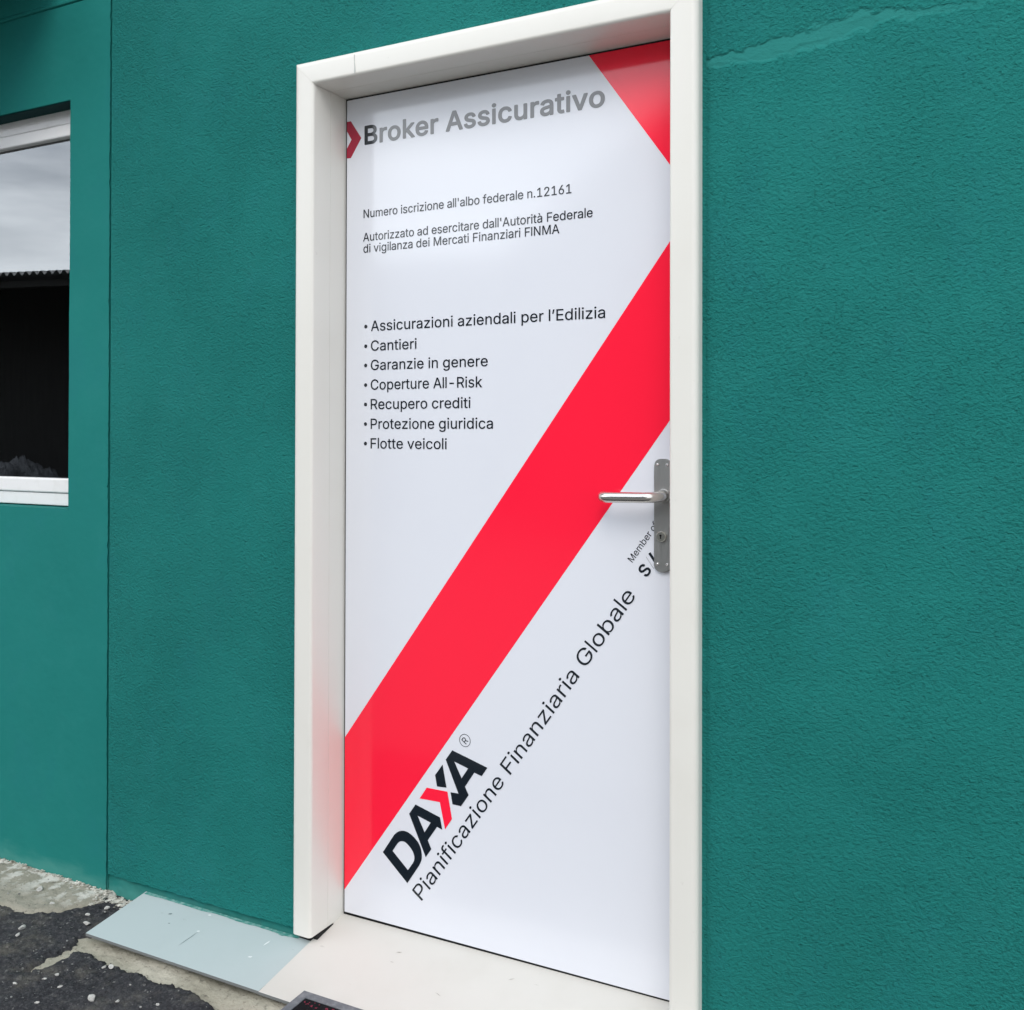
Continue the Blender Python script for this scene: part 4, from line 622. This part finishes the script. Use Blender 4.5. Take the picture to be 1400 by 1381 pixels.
def lettering(contours, x, z, ang=0, m_=None, label=None, name='lettering', y=-.0006):
    me = curve_mesh(name, contours)
    ca, sa_ = math.cos(ang), math.sin(ang)
    for v in me.vertices:
        a, b, d = v.co
        v.co = (x+a*ca-b*sa_, y-d, z+a*sa_+b*ca)
    bm = bmesh.new(); bm.from_mesh(me); bmesh.ops.recalc_face_normals(bm, faces=bm.faces); bm.to_mesh(me); bm.free()
    o = link(name, me, m_ or M_INK, Dr)
    if label: tag(o, label)
    return o
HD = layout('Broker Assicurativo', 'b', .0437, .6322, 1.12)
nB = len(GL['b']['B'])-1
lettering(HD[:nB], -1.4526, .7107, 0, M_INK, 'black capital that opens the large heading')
lettering(HD[nB:], -1.4526, .7107, 0, M_HEAD_VEIL, 'large bold heading at the top of the door, painted grey with sky reflection')
lettering(layout("Numero iscrizione all'albo federale n.12161", 'r', .0202, .5562), -1.4548, .5306, 0, M_INK, 'register number line')
lettering(layout("Autorizzato ad esercitare dall'Autorità Federale", 'r', .0202, .6074), -1.4557, .4734, 0, M_INK, 'first line of the two line authorisation text')
lettering(layout('di vigilanza dei Mercati Finanziari FINMA', 'r', .0202, .5273), -1.4549, .4454, 0, M_INK, 'second line of the two line authorisation text')
for t_, z_, w_, lb in (('Assicurazioni aziendali per l’Edilizia', .2532, .6129, 'first and longest line of the bulleted list'), ('Cantieri', .2051, .1320, 'second line of the bulleted list'),
        ('Garanzie in genere', .1581, .3249, 'third line of the bulleted list'), ('Coperture All-Risk', .1104, .3105, 'fourth line of the bulleted list'), ('Recupero crediti', .0631, .2797, 'fifth line of the bulleted list'),
        ('Protezione giuridica', .0154, .3387, 'sixth line of the bulleted list'), ('Flotte veicoli', -.0322, .2162, 'last line of the bulleted list')):
    lettering(layout(t_, 'r', .0247, w_), -1.4318, z_, 0, M_INK, lb)
    lettering([[(.0046*math.cos(k*.3927), .0046*math.sin(k*.3927)) for k in range(16)]], -1.4470, z_+.0117, 0, M_INK, None, 'bullet')
A_ = math.atan2(.7258, .5119)
lettering(layout('Pianificazione Finanziaria Globale', 'l', .0340, .9255, 1.34), -1.2808, -1.0955, A_, M_INK, 'long slanted line of thin lettering below the stripe')
lettering(layout('Member of', 'l', .0143, None, 1.02), -.7558, -.2690, A_, M_INK, 'tiny slanted lettering beside the lock plate')
lettering(layout('S', 'b', .0250, None, 1.05), -.7305+.0058, -.2822-.0165, A_, M_INK, 'slanted letter beside the lock plate')
flat('lettering', [[(-.7207,-.2476),(-.7160,-.2443),(-.6990,-.2683),(-.7037,-.2712)]], M_INK, -.0006, 'slanted black bar half hidden by the lock plate')
flat('thin_line', [[(-.7262,-.2548),(-.7252,-.2541),(-.7082,-.2781),(-.7092,-.2788)]], M_GREY, -.0006)
# maker's logo on the slant
def cat_(pts, n=4):
    out = []; N = len(pts)
    for i in range(N):
        p0, p1, p2, p3 = (Vector(pts[(i+k) % N]) for k in (-1, 0, 1, 2))
        for k in range(n):
            t = k/n
            out.append(tuple(.5*((2*p1)+(p2-p0)*t+(2*p0-5*p1+4*p2-p3)*t*t+(3*p1-p0-3*p2+p3)*t**3)))
    return out
def smooth_run(pts, i0, i1, n=4):
    """Catmull-Rom between pts[i0] and pts[i1], straight elsewhere"""
    out = list(pts[:i0])
    for i in range(i0, i1):
        p0, p1, p2, p3 = (Vector(pts[j]) for j in (max(i-1, i0), i, i+1, min(i+2, i1)))
        for k in range(n):
            t = k/n
            out.append(tuple(.5*((2*p1)+(p2-p0)*t+(2*p0-5*p1+4*p2-p3)*t*t+(3*p1-p0-3*p2+p3)*t**3)))
    return out + list(pts[i1:])
LD = [(-1.392,-1.0024),(-1.359,-.954),(-1.3484,-.9455),(-1.3367,-.941),(-1.3252,-.9407),(-1.3136,-.9441),(-1.3,-.9526),(-1.2885,-.9644),(-1.2827,-.9781),(-1.2812,-.9918),(-1.2832,-1.0026),(-1.2894,-1.0152),(-1.3216,-1.0619)]
LDh = [(-1.3642,-.9938),(-1.3504,-.9744),(-1.344,-.9683),(-1.3367,-.9657),(-1.3282,-.9664),(-1.3187,-.9719),(-1.3093,-.9806),(-1.304,-.9892),(-1.3019,-.9976),(-1.303,-1.0056),(-1.3061,-1.0115),(-1.3202,-1.031)]
LA1 = [(-1.2992,-.8721),(-1.3169,-.8971),(-1.2703,-.9905),(-1.255,-.969),(-1.2649,-.95),(-1.2394,-.914),(-1.2252,-.918),(-1.2314,-.8906)]
LA1h = [(-1.2935,-.8973),(-1.2568,-.9073),(-1.2736,-.9332)]
LXr = [(-1.2682,-.8275),(-1.2877,-.856),(-1.232,-.8551),(-1.2175,-.9155),(-1.1988,-.8886),(-1.2115,-.8275)]
LXu = [(-1.2248,-.7669),(-1.2449,-.7941),(-1.2397,-.8199),(-1.2139,-.8186)]
LA2 = [(-1.1985,-.7296),(-1.2161,-.7538),(-1.1816,-.827),(-1.2028,-.8272),(-1.1975,-.8541),(-1.1747,-.8547),(-1.1545,-.826),(-1.1643,-.8082),(-1.1397,-.772),(-1.1203,-.7769),(-1.1054,-.7557)]
LA2h = [(-1.1934,-.7546),(-1.156,-.7651),(-1.1733,-.7905)]
lettering([smooth_run(LD, 1, 11), smooth_run(LDh, 1, 10), LA1, LA1h, LXu, LA2, LA2h], 0, 0, 0, M_INK, 'black block letters of the slanted logo', 'logo')
lettering([LXr], 0, 0, 0, M_RED, 'red arrow that forms part of the letter in the logo', 'logo')
circ = lambda r: [(r*math.cos(k*2*math.pi/32), r*math.sin(k*2*math.pi/32)) for k in range(32)]
lettering([circ(.0148), circ(.0136)], -1.1648, -.7022, 0, M_INK, 'small ring of the registered mark', 'registered_mark')
lettering([[(a-.0053, b-.0078) for a, b in c] for c in layout('R', 'l', .0156, None, .95)], -1.1648, -.7022, A_, M_INK, 'letter inside the registered mark', 'registered_mark')

# handle set
PXc, PZ0, PZ1, PW = -.6873, -.2835, -.0482, .0180
bm = bmesh.new()
rr = .0135
pts = arc(PXc+PW-rr, PZ1-rr, rr, 0, 90) + arc(PXc-PW+rr, PZ1-rr, rr, 90, 180) + arc(PXc-PW+rr, PZ0+rr, rr, 180, 270) + arc(PXc+PW-rr, PZ0+rr, rr, 270, 360)
fs = prism(bm, pts, -.0085, -.0003)
bmesh.ops.bevel(bm, geom=list(fs[0].edges), offset=.0015, segments=2, affect='EDGES')
obj('handle_plate', bm, M_STEEL, Dr)
# lever: neck out of the plate, bend, long arm towards the hinge side, short return at the end
zl = -.1245
path = [(-.6835, -.009, zl)]
path += [(-.6835, -.030, zl)]
for k in range(1, 9):
    a = math.pi/2*k/8
    path.append((-.6835-.028*(1-math.cos(a)), -.032-.028*math.sin(a), zl-.0003*k))
for k in range(1, 8): path.append((-.7115-.075*k/7, -.060, zl-.0024-.0012*k/7))
for k in range(1, 8):
    a = math.pi/2*k/7
    path.append((-.7865-.0185*math.sin(a), -.060+.0185*(1-math.cos(a)), zl-.0036))
path.append((-.805, -.034, zl-.0036))
bm = bmesh.new(); tube(bm, path, [.0112]*(len(path)-1)+[.0095], 24)
lv = obj('lever', bm, M_LEVER, Dr, True)
for f in lv.data.polygons:
    if len(f.vertices) > 4: f.use_smooth = False
bm = bmesh.new(); tube(bm, [(-.6835, -.0088, zl), (-.6835, -.0125, zl), (-.6835, -.0138, zl)], [.0145, .0145, .0128], 28)
obj('rosette', bm, M_STEEL, Dr)
bm = bmesh.new(); zc0 = -.2093
PXk = -.6888
tube(bm, [(PXk, -.0088, zc0), (PXk, -.0135, zc0), (PXk, -.0150, zc0)], [.0108, .0108, .0094], 28)
obj('lock_cylinder', bm, mat('worn_nickel', (.52, .51, .46), .3, .5, 1), Dr)
bm = bmesh.new(); add_box(bm, PXk-.0012, PXk+.0012, -.0156, -.0145, zc0-.0045, zc0+.001); tube(bm, [(PXk, -.0157, zc0+.0022), (PXk, -.0145, zc0+.0022)], .0024, 12)
obj('keyhole', bm, M_KEY, Dr)
for sx_ in (-1, 1):
    for sz in (-.0605, -.2672):
        bm = bmesh.new(); c_ = Vector((PXc+sx_*.0105, 0, sz))
        tube(bm, [(c_.x, -.0086, sz), (c_.x, -.0098, sz), (c_.x, -.0108, sz)], [.0030, .0028, .0014], 16)
        obj('screw', bm, M_SCREW, Dr)

# ------------------------------------------------------------------ ramp boards
K_ = .139
def rz(y): return -1.202 + K_*(y+.098)
def ramp_board(name, x0, x1, y0, y1, th, m_, lift=0.0, flare=0.0):
    """sheet lying on a slope of 8 degrees; y0 front, y1 back"""
    bm = bmesh.new(); nx = 12
    top = []; botm = []
    for j, y in enumerate((y0, y1)):
        for i in range(nx+1):
            x = x0+(x1-x0)*i/nx
            zz = rz(y) + ((flare+lift*i/nx) if j == 1 else lift*.3*i/nx)
            top.append(bm.verts.new((x, y, zz))); botm.append(bm.verts.new((x, y, zz-th)))
    n = nx+1
    for i in range(nx):
        bm.faces.new((top[i], top[i+1], top[n+i+1], top[n+i]))
        bm.faces.new((botm[i+1], botm[i], botm[n+i], botm[n+i+1])).material_index = 1
        bm.faces.new((top[i+1], top[i], botm[i], botm[i+1])).material_index = 1
        bm.faces.new((top[n+i], top[n+i+1], botm[n+i+1], botm[n+i])).material_index = 1
    bm.faces.new((top[0], top[n], botm[n], botm[0])).material_index = 1
    bm.faces.new((top[n-1], botm[n-1], botm[2*n-1], top[2*n-1])).material_index = 1
    bmesh.ops.recalc_face_normals(bm, faces=bm.faces)
    return obj(name, bm, [m_, M_EDGE])
blue = ramp_board('ramp_board', -2.0765, -1.5225, -.288, -.0985, .0065, M_BLUE)
tag(blue, 'blue grey sheet sloping from the green wall to the ground, left of the white one', 'board')
white = ramp_board('ramp_board', -1.5215, -.52, -.2895, .003, .0065, M_WHITEB, .003, .0105)
tag(white, 'white sheet forming the sloped threshold under the door', 'board')
# green paint run over the back edge of the blue sheet, and scuffs on it
bm = bmesh.new()
pts = []
n = 130
for i in range(n+1):
    x = -2.072+.51*i/n
    d = .0075 + .0045*float(fbm(np.array([x]), np.array([.3]), 18, 4, 3)[0]) + .007*max(0, float(fbm(np.array([x]), np.array([2.3]), 9, 3, 8)[0])) + .008*max(0, (i-104)/26)*random.random()**2
    pts.append((x, d))
for i in range(n):
    (xa, da), (xb, db) = pts[i], pts[i+1]
    y1 = -.0995
    q = [bm.verts.new((x, y, rz(y)+.0008)) for x, y in ((xa, y1-da), (xb, y1-db), (xb, y1), (xa, y1))]
    bm.faces.new(q)
bmesh.ops.remove_doubles(bm, verts=bm.verts, dist=1e-5)
M_SMEAR = mat('thin_green_smear', (.10, .30, .26), .6, .3)
n1 = noise(M_SMEAR, 60, 4, .6); to(M_SMEAR, mix(M_SMEAR, maprange(M_SMEAR, n1, .4, .65), (.05, .23, .20), (.22, .40, .37)), 'Base Color')
tag(obj('paint_smear', bm, M_SMEAR, blue), 'green paint run along the top edge of the sheet')
def scuff(x, y, dx, dy, w, m_, lb=None):
    bm = bmesh.new(); L = math.hypot(dx, dy); nx_, ny_ = -dy/L*w, dx/L*w
    ps = [(x, y), (x+dx*.3+nx_, y+dy*.3+ny_), (x+dx*.8+nx_*.8, y+dy*.8+ny_*.8), (x+dx, y+dy), (x+dx*.7-nx_, y+dy*.7-ny_), (x+dx*.25-nx_*.7, y+dy*.25-ny_*.7)]
    vs = [bm.verts.new((a, b, rz(b)+.0009)) for a, b in ps]
    f = bm.faces.new(vs); f.normal_update()
    if f.normal.z < 0: f.normal_flip()
    o = obj('scuff', bm, m_, blue)
    return o
M_SC1 = mat('dark_scuff', (.16, .21, .22), .7); M_SC2 = mat('white_scuff', (.72, .76, .76), .6)
scuff(-1.941, -.152, .010, .005, .0026, M_SC1)
scuff(-1.911, -.181, .006, .002, .0015, M_SC1)
scuff(-1.817, -.239, .005, .062, .0009, M_SC1)
scuff(-1.818, -.178, .009, .003, .0026, M_SC2)
scuff(-1.841, -.117, .010, .003, .0025, M_SC2)
scuff(-1.623, -.160, .003, .022, .0026, M_SC2)
scuff(-1.629, -.206, .011, .004, .0028, M_SC2)

def white_mark(x, y, dx, dy, w):
    bm = bmesh.new(); L = math.hypot(dx, dy); nx_, ny_ = -dy/L*w, dx/L*w
    zw = lambda a, q: rz(q) + .0012 + (.0105+.003*(a+1.5215)/1.0)*(q+.2895)/.2925 + .0009*(a+1.5215)*(1-(q+.2895)/.2925)
    ps = [(x, y), (x+dx*.4+nx_, y+dy*.4+ny_), (x+dx, y+dy), (x+dx*.6-nx_, y+dy*.6-ny_)]
    vs = [bm.verts.new((a, q, zw(a, q))) for a, q in ps]; f = bm.faces.new(vs); f.normal_update()
    if f.normal.z < 0: f.normal_flip()
    obj('scuff', bm, M_SC3, white)
M_SC3 = mat('grey_brown_scuff', (.34, .32, .29), .8)
white_mark(-1.305, -.072, .014, .005, .0016)
white_mark(-1.30, -.104, .010, .002, .0010)
white_mark(-1.15, -.150, .018, -.006, .0009)
white_mark(-1.02, -.060, .012, .010, .0009)

# ------------------------------------------------------------------ doormat
mx0, my1 = -1.4236, -.2528
mw, mdp, th = .75, .45, .009
mt_ = thing('doormat', 'black doormat with grey rubber border lying over the edge of the white sheet', 'doormat', (mx0+mw/2, my1-mdp/2, -1.235))
def mz(y): return -1.2237 + (y-my1)*.036 + .001 + .018*0
def slab(bm, x0, x1, y0, y1, h0, h1):
    vs = [bm.verts.new((x, y, mz(y)+h)) for h in (h0, h1) for x, y in ((x0, y0), (x1, y0), (x1, y1), (x0, y1))]
    for q in ((3,2,1,0),(4,5,6,7),(0,1,5,4),(1,2,6,5),(2,3,7,6),(3,0,4,7)): bm.faces.new([vs[i] for i in q])
bw = .0195
bm = bmesh.new()
slab(bm, mx0, mx0+mw, my1-bw, my1, -.004, .004); slab(bm, mx0, mx0+mw, my1-mdp, my1-mdp+bw, -.004, .004)
slab(bm, mx0, mx0+bw, my1-mdp+bw+.0002, my1-bw-.0002, -.004, .004); slab(bm, mx0+mw-bw, mx0+mw, my1-mdp+bw+.0002, my1-bw-.0002, -.004, .004)
obj('border', bm, M_RUBBER, mt_)
bm = bmesh.new(); slab(bm, mx0+bw+.0003, mx0+mw-bw-.0003, my1-mdp+bw+.0003, my1-bw-.0003, -.0035, .0025)
obj('pile', bm, M_PILE, mt_)
bm = bmesh.new(); x = mx0+bw+.006
while False:
    w = random.uniform(.003, .008); y1 = my1-bw-.006
    slab(bm, x, x+.0022, y1-.016, y1, .0026, .0034); slab(bm, x+.0024, x+w+.0022, y1-.0025, y1, .0026, .0034)
    if random.random() < .6: slab(bm, x+.0024, x+w+.0022, y1-.0095, y1-.007, .0026, .0034)
    if random.random() < .6: slab(bm, x+.0024, x+w+.0022, y1-.016, y1-.0135, .0026, .0034)
    x += w+.006
for k in range(420):
    a_ = random.uniform(mx0+bw+.006, mx0+.60); y_ = my1-bw-.005-random.random()*.016; s_ = random.uniform(.0006, .0016)
    if math.sin(a_*520)+math.sin(y_*900+a_*170) < .2: continue
    slab(bm, a_-s_, a_+s_*1.3, y_-s_, y_+s_, .0026, .0026+random.uniform(.0004, .0012))
tag(obj('pattern', bm, M_REDPILE, mt_), 'worn dull red marks along the back edge of the mat', kind='stuff')

# ------------------------------------------------------------------ loose stones and crumbs
def ground_z(x, y):
    i = int(np.clip((x+3.5)/.005, 0, gx.shape[1]-1)); j = int(np.clip((y+1.3)/.005, 0, gx.shape[0]-1))
    if sa[j, i] < 0: return float(zap[j, i])
    if dd[j, i] > 0: return float(z[j, i]) if False else float(zasph[j, i])
    return float(zc[j, i])
zasph = ZG + .001 + rough - .018*np.exp(-np.clip(dd, 0, 1)/.005)
def stone_bm(bm, x, y, zz, a, b, c_, rot, seed):
    r = bmesh.ops.create_icosphere(bm, subdivisions=2, radius=1)
    rd = random.Random(seed); off = [Vector((rd.uniform(-1,1), rd.uniform(-1,1), rd.uniform(-1,1))).normalized() for _ in range(7)]
    cut = [rd.uniform(.42, .85) for _ in off]
    ca, sa2 = math.cos(rot), math.sin(rot)
    for v in r['verts']:
        p = v.co.copy()
        for o_, k in zip(off, cut):
            d = p.dot(o_)
            if d > k: p -= o_*(d-k)
        px, py, pz = p.x*a, p.y*b, p.z*c_
        v.co = (x+px*ca-py*sa2, y+px*sa2+py*ca, zz+pz)
STN = [(-2.261,-.327,.0100,'white stone lying alone on the dark asphalt left of the blue sheet'),(-2.237,-.357,.0065,None),(-2.133,-.239,.0085,'white stone by the front left corner of the blue sheet'),(-2.153,-.157,.0080,'white stone between the wall joint and the blue sheet'),
       (-2.395,-.172,.0110,'flat white stone on the concrete apron under the window wall'),(-1.841,-.464,.0110,'largest white stone on the asphalt at the bottom edge'),(-1.928,-.359,.0060,None),(-1.910,-.354,.0070,None),(-1.946,-.463,.0055,None),(-1.994,-.434,.0055,None),
       (-2.17,-.205,.0055,None),(-2.01,-.455,.0060,None),(-2.05,-.50,.0055,None),(-1.93,-.535,.0050,None),(-1.79,-.44,.0050,None),(-2.30,-.21,.006,None),(-1.70,-.41,.0045,None)]
for k, (x, y, r, lb) in enumerate(STN):
    bm = bmesh.new()
    stone_bm(bm, 0, 0, 0, r*1.25, r*.85, r*.62, random.uniform(0, 6.28), 100+k)
    o = obj('stone', bm, M_STONE); o.location = (x, y, ground_z(x, y)+r*.3)
    if lb: tag(o, lb, 'stone')
    else: tag(o, 'small white stone scattered on the dark asphalt', 'stone', 'small white stones scattered on the asphalt')
bm = bmesh.new()
rg = random.Random(11)
for k in range(420):
    x = rg.uniform(-2.75, -1.3); y = -rg.uniform(.12, .85)
    if y > -.34 and x > -2.075: continue
    r = rg.choice((.0010, .0012, .0014, .0018, .0022, .003))
    v0 = len(bm.verts)
    rr_ = bmesh.ops.create_icosphere(bm, subdivisions=1, radius=1)
    s3 = (r*rg.uniform(.8, 1.5), r*rg.uniform(.7, 1.1), r*rg.uniform(.5, .8))
    zz = ground_z(x, y)+s3[2]*.4
    for v in rr_['verts']: v.co = (x+v.co.x*s3[0]*rg.uniform(.8, 1.2), y+v.co.y*s3[1]*rg.uniform(.8, 1.2), zz+v.co.z*s3[2])
M_CHIP = mat('grey_stone_chips', (.4, .4, .38), .85, .3); n1 = noise(M_CHIP, 45, 2, .5); to(M_CHIP, ramp(M_CHIP, n1, [(.35, (.13, .13, .13)), (.55, (.24, .24, .23)), (.7, (.44, .43, .40))]), 'Base Color')
tag(obj('gravel', bm, M_CHIP), kind='stuff')
# broken pale mortar along the foot of the smooth wall and at the joint
bm = bmesh.new()
rg = random.Random(5)
for k in range(520):
    if k < 400:
        x = rg.uniform(-3.3, -2.20); y = -.100-abs(rg.gauss(0, .007)); r = rg.uniform(.001, .0042)
    else:
        x = rg.gauss(-2.17, .045); y = -.100-abs(rg.gauss(0, .018)); r = rg.uniform(.0015, .006)
    rr_ = bmesh.ops.create_icosphere(bm, subdivisions=1, radius=1)
    zz = ground_z(x, y)+r*.1+max(0, (.008-abs(y+.1)))*.5
    ra = rg.uniform(0, 3.14); ca_, sa_2 = math.cos(ra), math.sin(ra); l_ = rg.uniform(1, 2.6)
    for v in rr_['verts']:
        px_, py_ = v.co.x*r*l_*rg.uniform(.6, 1.4), v.co.y*r*rg.uniform(.6, 1.4)
        v.co = (x+px_*ca_-py_*sa_2, min(y+px_*sa_2+py_*ca_, -.0985), zz+v.co.z*r*.5)
tag(obj('mortar_crumbs', bm, M_CRUMB), kind='stuff')

# ------------------------------------------------------------------ the yard behind the camera (seen mirrored in the glass and the glossy door)
SH = thing('shed', 'dark open shed with corrugated roof mirrored in the window pane', 'shed', (-12, -10.5, ZG))
hd = math.radians(-14)                        # eave heading
ux, uy = math.cos(hd), math.sin(hd)           # along the eave
bx, by = math.sin(hd), -math.cos(hd)          # away from the door
def SP(a, b, zz): return (-12.5+ux*a+bx*b, -10.0+uy*a+by*b, zz)
EZ = 2.74
bm = bmesh.new()
A0, A1, pitch_ = -16, 16, .15
n = int((A1-A0)/pitch_)*6
prev = None
for i in range(n+1):
    a = A0+(A1-A0)*i/n; w = .035*math.sin(2*math.pi*a/pitch_)
    cur = [bm.verts.new(SP(a, b, EZ+s+w)) for b, s in ((0, 0), (5.0, .62))]
    if prev: bm.faces.new((prev[0], cur[0], cur[1], prev[1]))
    prev = cur
r_o = obj('roof', bm, M_TIN, SH)
md = r_o.modifiers.new('thick', 'SOLIDIFY'); md.thickness = .008
def sbox(bm, a0, a1, b0, b1, z0, z1):
    vs = [bm.verts.new(SP(a, b, zz)) for zz in (z0, z1) for a, b in ((a0, b0), (a1, b0), (a1, b1), (a0, b1))]
    fs = [bm.faces.new([vs[i] for i in q]) for q in ((0,1,2,3),(7,6,5,4),(4,5,1,0),(5,6,2,1),(6,7,3,2),(7,4,0,3))]
    bmesh.ops.recalc_face_normals(bm, faces=fs)
bm = bmesh.new(); sbox(bm, A0+.1, A1-.1, .35, .47, EZ-.17, EZ-.06); obj('eave_beam', bm, M_SHED, SH)
bm = bmesh.new(); sbox(bm, A0+.2, A1-.2, 4.8, 4.95, ZG-.02, EZ+.60); obj('back_wall', bm, M_SHED, SH)
for q0, q1 in ((A0+.05, A0+.2), (A1-.2, A1-.05)):
    bm = bmesh.new(); sbox(bm, q0, q1, .3, 4.9, ZG-.02, EZ); obj('side_wall', bm, M_SHED, SH)
for a in (-12, -8, -4, 0, 4, 8, 12):
    bm = bmesh.new(); sbox(bm, a-.08, a+.08, .34, .48, ZG-.02, EZ-.171); obj('post', bm, M_SHED, SH)
# heaps and stacks standing in the shed
def heap(a, b, ra, rb, h_, seed, label):
    bm = bmesh.new(); nn = 64
    g2 = np.linspace(-1, 1, nn); U, V = np.meshgrid(g2, g2)
    rr2 = np.sqrt(U*U+V*V); H = np.clip(1-rr2**2, 0, 1)**.7*h_*(1+.8*fbm(U, V, 3.4, 5, seed, .72)) 
    P = [[bm.verts.new(SP(a+U[j, i]*ra, b+V[j, i]*rb, ZG-.02+max(0, float(H[j, i])))) for i in range(nn)] for j in range(nn)]
    for j in range(nn-1):
        for i in range(nn-1): bm.faces.new((P[j][i], P[j][i+1], P[j+1][i+1], P[j+1][i]))
    bmesh.ops.recalc_face_normals(bm, faces=bm.faces)
    o = obj('tarp_heap', bm, M_TARP, None, True); tag(o, label, 'tarp heap', 'tarp covered heaps in the open shed')
heap(-5.9, .7, 1.9, 1.1, 1.35, 3, 'grey tarp covered heap mirrored low at the left of the window pane')
heap(-3.2, .4, 1.3, .8, .62, 8, 'lower tarp covered heap mirrored at the right of the window pane')
heap(2.0, 1.2, 2.0, 1.2, .9, 13, 'tarp covered heap in the shed facing the door')
# a taller barn beside the shed, mirrored softly in the right half of the door
BN = thing('barn', 'dark gabled barn standing opposite the door, mirrored in its glossy face', 'barn', (-1.2, -10.2, ZG))
bm = bmesh.new()
gab = [(-5.4, ZG-.02), (-5.4, 2.45), (-1.9, 4.9), (1.6, 2.45), (1.6, ZG-.02)]
prism(bm, gab, -11.4, -9.0)
obj('wall', bm, M_SHED, BN)
for sgn in (-1, 1):
    bm = bmesh.new()
    xa, xb = -1.9+sgn*.002, -1.9+sgn*3.85
    prism(bm, [(xa, 4.905), (xb, 2.21), (xb, 2.30), (xa, 4.995)], -11.7, -8.8)
    obj('roof', bm, M_TIN, BN)
bm = bmesh.new(); prism(bm, [(-3.2, ZG), (-.6, ZG), (-.6, 1.5), (-3.2, 1.5)], -8.995, -8.95)
obj('door', bm, M_TARP, BN)
